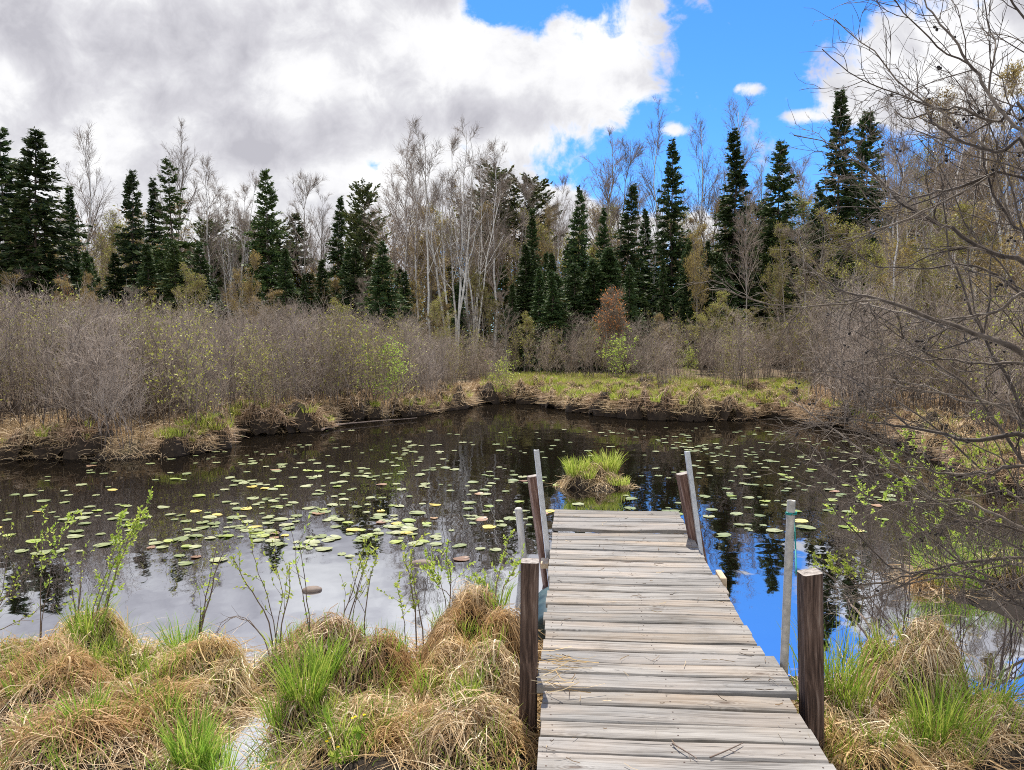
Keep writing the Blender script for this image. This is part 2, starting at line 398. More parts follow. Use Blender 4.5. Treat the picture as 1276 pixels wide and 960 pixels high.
# ------------------------------------------------------------------ growth: branches spawned from parent polylines
def spawn(rng, PP, PR, n, t0, t1, ang, L, K=4, up=0.0, wobl=.1, rf=.6, rmin=.003, shrink=.5, tip=.35, par_len=False):
    N, K0 = PP.shape[:2]
    idx = np.repeat(np.arange(N), n); m = len(idx)
    t = rng.uniform(t0, t1, m); f = t * (K0 - 1); i = np.minimum(f.astype(int), K0 - 2); w = (f - i)[:, None]
    pos = PP[idx, i] * (1 - w) + PP[idx, i + 1] * w
    T = unit(PP[idx, i + 1] - PP[idx, i]); r = PR[idx, i] * (1 - w[:, 0]) + PR[idx, i + 1] * w[:, 0]
    pr = unit(np.cross(T, rng.normal(size=(m, 3))))
    a = rng.uniform(*ang, m)[:, None]
    d = unit(np.cos(a) * T + np.sin(a) * pr)
    ln = rng.uniform(*L, m) * (1 - shrink * (t - t0) / max(t1 - t0, 1e-6))
    if par_len: ln = ln * np.linalg.norm(np.diff(PP[idx], axis=1), axis=-1).sum(1)
    P = [pos]; st = (ln / (K - 1))[:, None]
    for k in range(K - 1):
        P.append(P[-1] + d * st)
        d = unit(d + A([0, 0, up]) + rng.normal(size=(m, 3)) * wobl)
    P = np.stack(P, 1)
    R = np.maximum(r * rf, rmin)[:, None] * np.linspace(1, tip, K)[None]
    return P, np.maximum(R, rmin * .6)
def stem(rng, base, top, r0, r1, K=10, wobl=.02):
    t = np.linspace(0, 1, K)[:, None]; base = A(base, float); top = A(top, float)
    P = base + (top - base) * t; L = np.linalg.norm(top - base)
    o = np.cumsum(rng.normal(size=(K, 3)) * wobl * L * A([1, 1, .1]), 0) * t
    return (P + o - o[-1] * t)[None], (r0 + (r1 - r0) * t[:, 0] ** .8)[None]
def ends(P, rng, n):                           # random points along twigs + direction
    N, K = P.shape[:2]; idx = rng.integers(0, N, n); f = rng.uniform(.25, 1, n) * (K - 1); i = np.minimum(f.astype(int), K - 2); w = (f - i)[:, None]
    return P[idx, i] * (1 - w) + P[idx, i + 1] * w, unit(P[idx, i + 1] - P[idx, i])

def mesh_deciduous(seed, H, stems=1, tm='birch', cm='crown', leaf=None, nleaf=0, width=.29, up=.10, dens=1.0, low=.35):
    """returns (trunk mesh, crown mesh, leaf mesh or None); H metres tall"""
    rng = np.random.default_rng(seed); bt, bc = MB(), MB(); tw = []
    for s_ in range(stems):
        az = rng.uniform(0, 2 * pi); lean = (rng.uniform(.02, .07) if stems == 1 else rng.uniform(.03, .19)) * H
        hh = H * rng.uniform(.8, 1) if s_ else H
        o = rng.normal(size=2) * (.32 if stems > 1 else 0)
        r0 = .0085 * H * (1 if stems == 1 else .85)
        P, R = stem(rng, (o[0], o[1], -.3), (o[0] + lean * cos(az), o[1] + lean * sin(az), hh), r0, .012, 12, .012)
        bt.tubes(P, R, 6)
        n1 = int(26 * dens / (stems ** .5))
        P1, R1 = spawn(rng, P, R, n1, low, .97, (.35, .8), (width * .75 * H, width * 1.25 * H), 6, up, .11, .5, .012, .72)
        (bt if tm == 'birch' and stems > 1 else bc).tubes(P1, R1 * 1.15, 4)
        P2, R2 = spawn(rng, P1, R1, 10, .15, 1, (.3, .8), (.30, .6), 4, up * .6, .16, .6, .0085, .5, par_len=True)
        bc.tubes(P2, R2, 3)
        P3, R3 = spawn(rng, P2, R2, 7, .15, 1, (.3, .9), (.25, .6), 3, up * .3, .2, .7, .0052, .3)
        bc.tubes(P3, R3, 3); tw.append(P3)
    lm = None
    if leaf:
        bl = MB(); P3 = np.concatenate(tw); C, Dr = ends(P3, rng, nleaf)
        bl.leaves(C + rng.normal(size=C.shape) * .05, Dr + rng.normal(size=C.shape) * .8, rng.uniform(.05, .12, nleaf), rng.uniform(.03, .07, nleaf), rng)
        lm = bl.mesh('leaves', M[leaf])
    return bt.mesh('trunk', M[tm]), bc.mesh('crown', M[cm]), lm

def mesh_conifer(seed, H, base_w, mt='spruce', power=.85, droop=.25, whorl=.33, nb=7, sparse=0.0, skirt=.03, topknot=False):
    rng = np.random.default_rng(seed); bt, bc = MB(), MB()
    P, R = stem(rng, (0, 0, -.3), (rng.normal() * .1, rng.normal() * .1, H), .0105 * H, .012, 14, .004)
    bt.tubes(P, R, 7)
    Z = []; 
    z = H * skirt + .2
    while z < H - .12:
        f = 1 - (z - H * skirt) / (H * (1 - skirt))
        k = max(3, int(nb * (.55 + .5 * f)))
        Z += [(z + rng.uniform(-.12, .12), f)] * k
        z += whorl * (.55 + .6 * f) * rng.uniform(.8, 1.2)
    Z = A(Z); keep = rng.uniform(size=len(Z)) > sparse; Z = Z[keep]
    n = len(Z); f = Z[:, 1]
    az = rng.uniform(0, 2 * pi, n); Z[:, 0] += rng.normal(size=n) * .10
    side = 1 + .18 * np.sin(az * 2 + rng.uniform(0, 6)) + .12 * np.sin(Z[:, 0] * 2.1 + rng.uniform(0, 6))
    if topknot: ln = base_w * side * (np.sin(np.clip(1 - f, 0, 1) * pi * .93 + .12) ** .6) * rng.uniform(.6, 1.1, n)
    else: ln = base_w * (f ** power) * side * rng.uniform(.62, 1.15, n) + .10
    rise = np.where(f < .25, .45, .12) - droop * f + rng.normal(size=n) * .12
    if topknot: rise = rise + .35
    out = np.stack([np.cos(az), np.sin(az), 0 * az], -1)
    K = 5; B = []
    x0 = np.interp(Z[:, 0], P[0, :, 2], P[0, :, 0]); y0 = np.interp(Z[:, 0], P[0, :, 2], P[0, :, 1])
    p = np.stack([x0, y0, Z[:, 0]], -1); B.append(p)
    for k in range(K - 1):
        s_ = (rise - .22 * droop * 2 * k / (K - 1) + (.35 if k == K - 2 else 0) * droop)[:, None]
        d = unit(out + A([0, 0, 1.]) * s_ + rng.normal(size=(n, 3)) * .06)
        p = p + d * (ln / (K - 1))[:, None]; B.append(p)
    B = np.stack(B, 1); BR = np.linspace(1, .3, K)[None] * (.006 + .012 * ln[:, None])
    bt.tubes(B, BR, 3)
    per = 26
    m = n * per; idx = np.repeat(np.arange(n), per)
    t = rng.uniform(.08, 1, m) ** .85; ff = t * (K - 1); i = np.minimum(ff.astype(int), K - 2); w = (ff - i)[:, None]
    C = B[idx, i] * (1 - w) + B[idx, i + 1] * w; T = unit(B[idx, i + 1] - B[idx, i])
    sd = unit(np.cross(T, A([0, 0, 1.]))); sg = rng.choice([-1, 1], m)[:, None]
    a = rng.uniform(.3, 1.1, m)[:, None]
    Dr = np.cos(a) * T + np.sin(a) * sd * sg + A([0, 0, 1.]) * rng.uniform(-.55, .25, m)[:, None]
    lw = (.16 + .24 * ln[idx] * (1 - .6 * t)) * rng.uniform(.6, 1.2, m)
    lw = np.clip(lw, .10, .62)
    C = C + rng.normal(size=C.shape) * .03
    bc.leaves(C, Dr, lw, np.clip(lw * .42, .06, .19) * rng.uniform(.7, 1.2, m), rng)
    # second, finer layer: tips that catch light
    m2 = n * 9; idx = np.repeat(np.arange(n), 9); t = rng.uniform(.45, 1, m2); ff = t * (K - 1); i = np.minimum(ff.astype(int), K - 2); w = (ff - i)[:, None]
    C = B[idx, i] * (1 - w) + B[idx, i + 1] * w + rng.normal(size=(m2, 3)) * .07
    bc.leaves(C, unit(B[idx, i + 1] - B[idx, i]) + rng.normal(size=(m2, 3)) * .5, rng.uniform(.10, .26, m2), rng.uniform(.03, .06, m2), rng)
    return bt.mesh('trunk', M['trunk']), bc.mesh('crown', M[mt]), None

def mesh_shrub(seed, H, n=14, spread=.5, cm='twig', leaf=None, nleaf=0, dens=1.0, up=.06, lsize=(.03, .07)):
    rng = np.random.default_rng(seed); bt, bc = MB(), MB()
    Ps, Rs = [], []
    for s_ in range(n):
        az = rng.uniform(0, 2 * pi); o = rng.normal(size=2) * .13 * H; l = abs(rng.normal()) * spread * .38 + .03
        P, R = stem(rng, (o[0], o[1], -.1), (o[0] + l * cos(az) * H * .5, o[1] + l * sin(az) * H * .5, H * rng.uniform(.62, 1)), rng.uniform(.006, .011), .003, 8, .05)
        Ps.append(P); Rs.append(R)
    P = np.concatenate(Ps); R = np.concatenate(Rs); bt.tubes(P, R, 4)
    P1, R1 = spawn(rng, P, R, int(8 * dens), .15, .98, (.25, .8), (.14 * H, .30 * H), 5, up, .15, .6, .0042, .5)
    bc.tubes(P1, R1, 3)
    P2, R2 = spawn(rng, P1, R1, int(6 * dens), .1, 1, (.3, 1.0), (.07 * H, .16 * H), 4, up * .7, .18, .7, .0030, .4)
    bc.tubes(P2, R2, 3)
    lm = None
    if leaf:
        bl = MB(); C, Dr = ends(P2, rng, nleaf)
        bl.leaves(C + rng.normal(size=C.shape) * .03, Dr + rng.normal(size=C.shape) * .7, rng.uniform(*lsize, nleaf) * 1.3, rng.uniform(*lsize, nleaf) * .8, rng)
        lm = bl.mesh('leaves', M[leaf])
    return bt.mesh('stems', M['shrub_stem']), bc.mesh('twigs', M[cm]), lm

def plant(name, meshes, parts, loc, label, cat, group=None, rz=0, sc=1.0):
    o = empty(name, loc, rz, sc); tag(o, label, cat, group)
    for me, pn in zip(meshes, parts):
        if me: link(pn, me, o)
    return o
TREE_PARTS = ('trunk', 'crown', 'leaves'); SHRUB_PARTS = ('stems', 'twigs', 'leaves')

# ------------------------------------------------------------------ the forest
CON = {
 'spire': [(mesh_conifer(s, 14, 2.2, 'spruce', .9, .4, .27, 9), 14) for s in (1, 2, 3)],
 'wide': [(mesh_conifer(s, 13, 2.9, 'spruce', .8, .4, .27, 9), 13) for s in (4, 5, 6)],
 'fir': [(mesh_conifer(s, 13, 2.8, 'fir', .75, .2, .28, 9, .04), 13) for s in (7, 8)],
 'thin': [(mesh_conifer(s, 13, 2.1, 'fir', .7, .1, .36, 7, .2), 13) for s in (9, 10)],
 'pine': [(mesh_conifer(s, 13, 2.5, 'pine', .6, -.1, .32, 7, .05, .42, True), 13) for s in (11, 12)],
}
DEC = {
 'birch': [(mesh_deciduous(20 + s, 13, 1), 13) for s in range(4)],
 'clump': [(mesh_deciduous(30 + s, 13, 6, width=.25), 13) for s in range(2)],
 'aspen': [(mesh_deciduous(40 + s, 13, 1, 'aspen', width=.26, low=.4), 13) for s in range(2)],
 'gold': [(mesh_deciduous(50 + s, 10, 2, 'aspen', 'twig_tan', 'gold', 6500, .24), 10) for s in range(2)],
 'olive': [(mesh_deciduous(60 + s, 10, 2, 'aspen', 'twig_tan', 'olive', 5000, .24), 10) for s in range(2)],
 'sap': [(mesh_deciduous(70, 4.0, 3, 'aspen', 'twig_tan', 'red', 1000, .34), 4.0)],
}
TREES = {**CON, **DEC}
cnt = {}
def tree(kind, px, ytop, d, label, name, cat, wscale=1.0, group=None, yaw=None):
    top = D(px, ytop, d); x, y = top[0], top[1]; z0 = gz(x, y)
    k = cnt.get(kind, 0); cnt[kind] = k + 1
    meshes, H = TREES[kind][k % len(TREES[kind])]
    s = (top[2] - z0) / H
    return plant(name, meshes, TREE_PARTS, (x, y, z0), label, cat, group, RNG.uniform(0, 6.28) if yaw is None else yaw, (s * wscale, s * wscale, s))

conifers = [  # kind, px, ytop, d, width factor, label
 ('wide', 2, 165, 38, 1.15, 'broad dark spruce cut by the left edge of the photo'),
 ('wide', 40, 162, 37, 1.2, 'tall bushy spruce, second dark conifer from the left edge'),
 ('spire', 87, 234, 42, .9, 'short dark spruce beside the tall bushy pair at far left'),
 ('wide', 163, 212, 41, .85, 'dense dark spruce left of the taller thin topped conifer'),
 ('thin', 213, 200, 40, 1.15, 'open branched conifer with see-through top left of the pale birches'),
 ('spire', 191, 225, 44, 1.0, 'slim spruce squeezed between the dense and the open conifer'),
 ('fir', 331, 213, 44, .85, 'solitary pointed fir standing clear of its neighbours left of centre'),
 ('spire', 420, 247, 48, .9, 'small dark spruce just left of the round headed pine'),
 ('pine', 453, 232, 46, .8, 'round headed dark pine between small spruce and white birches'),
 ('pine', 618, 213, 52, 1.0, 'olive crowned pine behind the white birch clump'),
 ('pine', 664, 224, 52, 1.0, 'yellowish pine with flat bushy top right of the birch clump'),
 ('spire', 664, 262, 44, .95, 'dark spruce in front of the yellowish flat topped pine'),
 ('wide', 722, 236, 41, .8, 'dense spruce with even cone shape left of the orange sapling'),
 ('spire', 752, 262, 46, .9, 'thin spruce peeking between two denser ones above orange sapling'),
 ('spire', 783, 232, 42, 1.15, 'dark spruce right behind the orange maple sapling'),
 ('spire', 803, 262, 46, 1.0, 'low spruce tucked left of the narrow steeple spruce'),
 ('spire', 838, 177, 44, .95, 'very narrow black steeple spruce standing above the dock end'),
 ('wide', 858, 300, 40, .8, 'short spruce at the right foot of the steeple spruce'),
 ('spire', 916, 167, 43, 1.2, 'tall black spruce with tapered tip left of the bushy fir'),
 ('fir', 972, 176, 45, .9, 'bushy blunt topped fir against blue sky right of centre'),
 ('spire', 1047, 116, 41, 1.0, 'tallest ragged spruce on the right reaching above the white cloud'),
 ('wide', 1086, 138, 43, .85, 'bushy spruce right beside the tallest ragged spruce'),
 ('wide', 1020, 232, 40, .8, 'shorter dark spruce at the left foot of the tallest spruce'),
]
for k, px, yt, d, w, lab in conifers:
    tree(k, px, yt, d, lab, 'pine_tree' if k == 'pine' else 'fir_tree' if k in ('fir', 'thin') else 'spruce_tree', 'conifer', w)
decid = [
 ('birch', 113, 176, 46, .95, 'pale bare birch with fan shaped crown beside the left spruces'),
 ('aspen', 212, 163, 45, .8, 'tall bare tree rising behind the open branched conifer'),
 ('birch', 262, 207, 44, 1.0, 'white stemmed bare birch right of the open branched conifer'),
 ('clump', 285, 222, 46, .8, 'bare birch with several thin pale stems left of the solitary fir'),
 ('birch', 300, 238, 48, .8, 'slight bare birch nearest the solitary fir on its left'),
 ('aspen', 378, 220, 50, 1.0, 'round crowned bare tree midway between solitary fir and pine'),
 ('aspen', 398, 245, 52, .8, 'smaller bare tree just left of the small dark spruce'),
 ('birch', 498, 181, 42, 1.05, 'spreading white birch, leftmost of the central birch group'),
 ('birch', 524, 190, 41, .8, 'straight white birch second from left in the central birch group'),
 ('clump', 562, 164, 38, 1.0, 'largest many stemmed white birch at the middle of the treeline'),
 ('clump', 592, 182, 40, .85, 'leaning many stemmed white birch right of the largest birch'),
 ('birch', 616, 188, 42, 1.0, 'slender white birch at the right side of the central group'),
 ('aspen', 648, 222, 46, .9, 'thin bare tree between the birch group and the yellowish pine'),
 ('birch', 697, 228, 43, .7, 'single white birch trunk in front of the yellowish pine'),
 ('aspen', 748, 177, 50, 1.1, 'spreading bare tree against blue sky above the orange sapling'),
 ('aspen', 775, 178, 50, .9, 'bare tree twin to the spreading one, nearer the steeple spruce'),
 ('birch', 812, 148, 46, .75, 'tall feathery bare birch just left of the steeple spruce'),
 ('birch', 880, 158, 47, .8, 'narrow bare birch right of the steeple spruce'),
 ('birch', 906, 140, 48, .9, 'tall bare birch crown directly behind the tapered black spruce'),
 ('aspen', 940, 205, 50, .9, 'short bare tree between tapered black spruce and bushy fir'),
 ('aspen', 1008, 200, 48, 1.0, 'dark twigged bare tree left of the tallest ragged spruce'),
 ('aspen', 935, 245, 34, .75, 'pale grey dead looking tree standing before the black spruces'),
 ('birch', 1120, 190, 26, .8, 'leaning white birch seen through the alder branches'),
 ('birch', 1186, 120, 27, 1.0, 'stout white birch trunk behind the alder at right'),
 ('clump', 1150, 130, 33, .9, 'fine twigged pale birch behind the leaning white birch'),
 ('birch', 1235, 95, 30, 1.0, 'tall white birch close to the right edge of the photo'),
 ('clump', 1275, 100, 30, 1.0, 'many stemmed birch cut by the right edge of the photo'),
 ('gold', 1205, 110, 34, .9, 'tall golden budding tree behind the stout white birch'),
 ('gold', 1255, 105, 36, .9, 'golden budding tree at the top right behind alder twigs'),
 ('olive', 1170, 170, 38, .9, 'olive budding tree between the leaning and stout birches'),
 ('gold', 675, 268, 46, .7, 'yellow budding tree beside the flat topped pine'),
 ('sap', 766, 368, 31, .85, 'orange red maple sapling glowing before the dark spruces'),
 ('sap', 75, 352, 36, .6, 'pinkish red budding maple below the left spruces'),
 ('gold', 110, 345, 34, .8, 'low golden budding tree under the left spruces'),
 ('gold', 292, 318, 36, .9, 'golden budding tree below the solitary fir'),
 ('gold', 870, 285, 38, .6, 'amber budding tree beside the tapered black spruce'),
 ('olive', 985, 285, 36, .8, 'rusty olive budding tree below the bushy blunt fir'),
]
nm = {'birch': 'birch_tree', 'clump': 'birch_tree', 'aspen': 'bare_tree', 'gold': 'budding_tree', 'olive': 'budding_tree', 'sap': 'maple_sapling'}
for k, px, yt, d, w, lab in decid: tree(k, px, yt, d, lab, nm[k], nm[k].replace('_', ' '), w)

# dense rank of trees behind (nothing tells these apart)
for j in range(110):
    px = -160 + 1600 * (j + RNG.uniform(-.4, .4)) / 110
    k = RNG.choice(['birch', 'aspen', 'clump', 'aspen'])
    left = px < 470
    yt = RNG.uniform(258, 330) if left else RNG.uniform(222, 310)
    if px > 1090: yt = RNG.uniform(140, 260)
    tree(k, px, yt, RNG.uniform(52, 74), 'thin bare tree in the ranks of the wood behind the front trees', 'bare_tree', 'bare tree', RNG.uniform(.8, 1.1), 'bare trees deep in the wood')
for j in range(56):
    px = -120 + 1500 * (j + RNG.uniform(-.4, .4)) / 56
    k = RNG.choice(['spire', 'wide', 'fir', 'spire'])
    mid = 620 < px < 1100
    yt = RNG.uniform(285, 345) if mid else RNG.uniform(315, 362)
    tree(k, px, yt, RNG.uniform(39, 50) if mid else RNG.uniform(44, 60), 'low dark spruce filling in between the taller trees of the wood', 'spruce_tree', 'conifer', RNG.uniform(.9, 1.3), 'small spruces filling the wood')
for j in range(70):
    px = -120 + 1500 * (j + RNG.uniform(-.4, .4)) / 70
    k = RNG.choice(['gold', 'olive', 'olive', 'gold', 'fir', 'olive', 'pine'])
    yt = RNG.uniform(255, 335) if px < 640 else RNG.uniform(235, 330)
    lab, nm_, ct = {'gold': ('golden budding tree standing between the trunks of the wood', 'budding_tree', 'budding tree'), 'olive': ('yellow green budding tree standing between the trunks of the wood', 'budding_tree', 'budding tree'),
                    'fir': ('fresh green fir partly hidden inside the wood', 'fir_tree', 'conifer'), 'pine': ('olive pine partly hidden inside the wood', 'pine_tree', 'conifer')}[k]
    tree(k, px, yt, RNG.uniform(47, 58), lab, nm_, ct, RNG.uniform(.9, 1.3), k + ' trees inside the wood')
for j in range(48):
    px = [RNG.uniform(640, 905), RNG.uniform(640, 1080), RNG.uniform(120, 250), RNG.uniform(-40, 110)][j % 4 if j < 20 else j % 2] if j < 26 else RNG.uniform(-60, 640)
    tree(RNG.choice(['spire', 'wide', 'fir']), px, RNG.uniform(300, 362), RNG.uniform(35, 39.5), 'low dark spruce filling in between the taller trees of the wood', 'spruce_tree', 'conifer', RNG.uniform(1.2, 1.6), 'small spruces filling the wood')
for j in range(64):
    px = -120 + 1500 * (j + RNG.uniform(-.4, .4)) / 64
    k = RNG.choice(['gold', 'olive', 'olive', 'aspen', 'aspen'])
    yt = (RNG.uniform(362, 405) if 620 < px else RNG.uniform(335, 388)) if px < 1000 else RNG.uniform(260, 370)
    d = RNG.uniform(31, 42) if px < 1050 else RNG.uniform(20, 34)
    tree(k, px, yt, d, {'gold': 'low golden budding tree among the understory along the wood edge', 'olive': 'low olive green budding tree among the understory along the wood edge', 'aspen': 'low bare grey tree among the understory along the wood edge'}[k],
         'bare_tree' if k == 'aspen' else 'budding_tree', 'bare tree' if k == 'aspen' else 'budding tree', RNG.uniform(1.0, 1.5), k + ' understory trees along the wood edge')

def far_wood():
    rng = np.random.default_rng(555); n = 760
    d = rng.uniform(52, 95, n); px = rng.uniform(-420, 1700, n); x = (px - PCX) / FOC * d
    z0 = ground_z(x, d); H = rng.uniform(5.5, 9.5, n) * (1 + .25 * np.sin(px * .013)) * np.where(px > 640, 1.12, 1)
    b = MB(); t = np.linspace(0, 1, 4)
    P = np.stack([x[:, None] + rng.normal(size=(n, 1)) * .4 * t, d[:, None] + 0 * t, z0[:, None] + H[:, None] * t], -1)
    R = np.linspace(1, .2, 4)[None] * (.011 * H)[:, None]
    b.tubes(P, R, 4, 0)
    P1, R1 = spawn(rng, P, R, 26, .15, 1, (.4, 1.1), (1.2, 2.6), 4, .1, .15, .5, .014, .6); b.tubes(P1, R1, 3, 0)
    P2, R2 = spawn(rng, P1, R1, 3, .2, 1, (.3, .9), (.5, 1.3), 3, .1, .2, .6, .010, .5); b.tubes(P2, R2, 3, 0)
    m = 260000; C, Dr = ends(P1, rng, m); C = C + rng.normal(size=C.shape) * .25
    tid = (C[:, 0] * .35 + 1.7 * np.sin(C[:, 1])).astype(int) % 3
    tid = np.where(tid == 1, np.where(C[:, 2] < 4.5, 1, 2), tid)
    for k, mi in ((0, 1), (1, 2), (2, 3)):
        q = tid == k; b.leaves(C[q], Dr[q] + rng.normal(size=(q.sum(), 3)) * .8, rng.uniform(.14, .34, q.sum()), rng.uniform(.06, .15, q.sum()), rng, mi)
    o = b.build('far_wood', [M['twig_tan'], M['olive'], M['fir'], M['tan']]); tag(o, 'hazy far wood of bare and evergreen trees behind everything', kind='stuff')
far_wood()

# ------------------------------------------------------------------ bare shrub thicket round the pond
SHR = [(mesh_shrub(80 + s, 3.0, 22, .55), 3.0) for s in range(4)]
SHR += [(mesh_shrub(90 + s, 3.0, 20, .6, 'twig_tan', 'olive', 650), 3.0) for s in range(2)]
SHR_G = [(mesh_shrub(95, 2.2, 12, .8, 'twig_tan', 'lime', 900), 2.2)]
def shrub(x, y, h, lab, grp, v=None, meshes=None):
    z = gz(x, y)
    v = RNG.choice(len(SHR), p=[.19, .19, .19, .19, .12, .12]) if v is None else v
    if not meshes and v > 3: lab = lab.replace('leafless grey brown alder', 'olive budding grey brown'); grp = 'budding ' + grp
    (ms, H) = meshes or SHR[v]
    s = h / H; w = s * RNG.uniform(.85, 1.15)
    return plant('bare_shrub', ms, SHRUB_PARTS, (x, y, z), lab, 'shrub', grp, RNG.uniform(0, 6.28), (w, w, s))
LABL = 'leafless grey brown alder shrub in the dense thicket on the left bank'
LABR = 'leafless grey brown alder shrub behind the green right bank'
n_l = n_r = 0; tries = 0; pts = []
while (n_l < 205 or n_r < 90) and tries < 40000:
    tries += 1
    px = RNG.uniform(-180, 1420); d = RNG.uniform(10, 36); x = (px - PCX) / FOC * d
    s = float(sdf(A([x]), A([d]))[0])
    if s < .15: continue
    leftz = px < 640
    if leftz and (s > 15 or n_l >= 205): continue
    if leftz and RNG.uniform() > math.exp(-s / 9): continue
    if not leftz and (n_r >= 90): continue
    if 620 < px < 1000 and s < 4.2 + 1.5 * sin(px * .02): continue
    if 560 < px < 640 and s < 2: continue
    if not leftz and s > 15: continue
    if pts and min((x - a) ** 2 + (d - b_) ** 2 for a, b_ in pts) < .48 ** 2: continue
    pts.append((x, d))
    if leftz:
        n_l += 1; h = RNG.uniform(1.9, 2.8) * (1 if px < 440 else 1 - .35 * (px - 440) / 200) + .02 * s
        shrub(x, d, h, LABL, 'bare shrubs on the left bank')
    else:
        n_r += 1; h = RNG.uniform(1.9, 2.9) * (1.0 if px < 1000 else 1.25)
        shrub(x, d, h, LABR, 'bare shrubs behind the right bank')
for px, py, h, lab in ((858, 478, 1.5, 'small yellow green leafing shrub on the right bank behind the grass'), (775, 478, 2.0, 'yellow green budding shrub below the orange sapling'),
                       (628, 490, 1.6, 'yellow green leafing shrub where left and right banks meet'), (475, 505, 2.0, 'green tinged leafing shrub in the middle of the left thicket')):
    p = G(px, py, .3); o = shrub(p[0], p[1], h, lab, None, meshes=SHR_G[0]); o.name = 'leafing_shrub'

# ------------------------------------------------------------------ sedge tussocks
def blade_side(P, rng):
    d = unit(P[:, -1] - P[:, 0]); s = np.cross(d, rng.normal(size=d.shape)); return unit(s)
PW = [2.6]
def mound_h(rho, r, h): return h * np.clip(1 - np.clip(rho / r, 0, 1.3) ** PW[0], -.25, 1)
def mound_xy(x, y, r, h, sd=0.0):            # lumpy, slumped mound
    x = np.asarray(x, float); y = np.asarray(y, float)
    q = .26 * wob(x / r, y / r, 2.3, sd) + .09 * wob(x / r, y / r, 6.1, sd * 2 + 1)
    rho = np.hypot(x + .12 * r * np.sin(3 * y / r + sd), y + .12 * r * np.sin(3.3 * x / r + 2 * sd))
    return mound_h(rho, r, h) * (1 + q * 1.5) + .25 * h * q
def straw_blades(b, rng, n, r, h, ex=1.0, wid=.0045, K=7, loose=.3, m=0, sd=0.0, hang=(-.9, .12), Lm=.21, org=None):
    n = int(n * (1 + loose)); phi = rng.uniform(0, 2 * pi, n); rho = r * np.sqrt(rng.uniform(0, 1.05, n))
    bald = rng.uniform(-2.2, -.2); db = np.abs((phi - bald + pi) % (2 * pi) - pi)      # a hollow side where the thatch has slumped away
    keep = ~((db < 1.0) & (rho > .42 * r) & (rng.uniform(size=n) < .9)); phi, rho = phi[keep], rho[keep]; n = len(phi)
    x = rho * np.cos(phi); y = rho * np.sin(phi)
    t = phi + rng.normal(size=n) * .55 + 1.0 * wob(x / r, y / r, 4.5, sd) + .5 * wob(x / r, y / r, 11, sd + 2)
    t = np.where(rng.uniform(size=n) < .38, rng.uniform(0, 2 * pi, n), t)
    L = np.clip(np.exp(rng.normal(size=n) * .5 + math.log(Lm)), .05, .62); bend = rng.normal(size=n) * 1.0
    zf = h * rng.uniform(hang[0], hang[1], n); lift = rng.uniform(0, 1, n) ** 3 * .10 + .004
    up = np.where(rng.uniform(size=n) < .10, rng.uniform(.03, .14, n), 0)
    P = []
    for k in range(K):
        s = k / (K - 1)
        if k: x = x + L / (K - 1) * np.cos(t + bend * s); y = y + L / (K - 1) * np.sin(t + bend * s)
        z = np.maximum(mound_xy(x, y, r, h, sd), zf) + lift * (.3 + .7 * np.sin(pi * s)) + up * s * s + .006
        P.append(np.stack([x * ex, y, z], -1))
    P = np.stack(P, 1)
    if org is not None:
        X_, Y_ = P[..., 0] + org[0] - POOL[0], P[..., 1] + org[1] - POOL[1]
        P = P[~((np.hypot(X_ / .12, Y_ / .36) < 1).any(1) & (rng.uniform(size=n) < .95))]; n = len(P)
    kk = rng.integers(2, K, n); amt = np.where(rng.uniform(size=n) < .5, 1.0, .15)      # bent and broken stalks
    after = np.maximum(np.arange(K)[None] - kk[:, None], 0)[..., None]
    P = P + after * (rng.normal(size=(n, 3)) * A([.016, .016, .012]) * amt[:, None])[:, None]
    W = np.clip(wid * np.exp(rng.normal(size=n) * .45), wid * .4, wid * 2.6)[:, None] * np.linspace(1, .35, K)[None]
    b.ribbons(P, W, blade_side(P, rng), m)
def green_tuft(b, rng, c, n, rad, L, wid=.0050, K=5, spread=.40, m=0):
    c = A(c, float); a = rng.uniform(0, 2 * pi, n); rr = rad * np.sqrt(rng.uniform(0, 1, n))
    p = np.stack([c[0] + rr * np.cos(a), c[1] + rr * np.sin(a), np.full(n, c[2] - .02)], -1)
    ln = L * rng.uniform(.3, 1.15, n); out = rng.uniform(.03, spread, n) + .25 * rr / max(rad, 1e-3) * spread
    az = a + rng.normal(size=n) * .7
    d = unit(np.stack([np.cos(az) * out, np.sin(az) * out, np.ones(n)], -1)); g = rng.uniform(.0, .22, n)
    P = [p]
    for k in range(K - 1):
        p = p + d * (ln / (K - 1))[:, None]; P.append(p)
        d = unit(d + np.stack([np.cos(az) * g, np.sin(az) * g, -g * .8], -1) * (k + .6) / 2)
    P = np.stack(P, 1); W = wid * rng.uniform(.6, 1.25, n)[:, None] * A([.8, 1, .9, .65, .1])[None, :K]
    b.ribbons(P, W, blade_side(P, rng), m)
def mound_mesh(rng, r, h, ex, sd=0.0):
    b = MB(); nr, na = 9, 26; V = []; ph = rng.uniform(0, 6, 4)
    for i in range(nr):
        rho = r * .97 * i / (nr - 1)
        for j in range(na):
            a = 2 * pi * j / na; l = 1 + .12 * sin(3 * a + ph[0]) + .08 * sin(5 * a + ph[1])
            q = rng.normal() * .012
            V.append((rho * l * cos(a) * ex * .97, rho * l * sin(a) * .97, float(mound_xy(rho * l * cos(a), rho * l * sin(a), r, h, sd)) - .014 + q - (.25 if i == nr - 1 else 0)))
    V = A(V); F = [(i * na + j, i * na + (j + 1) % na, (i + 1) * na + (j + 1) % na, (i + 1) * na + j) for i in range(nr - 1) for j in range(na)]
    b.add(V, F); return b
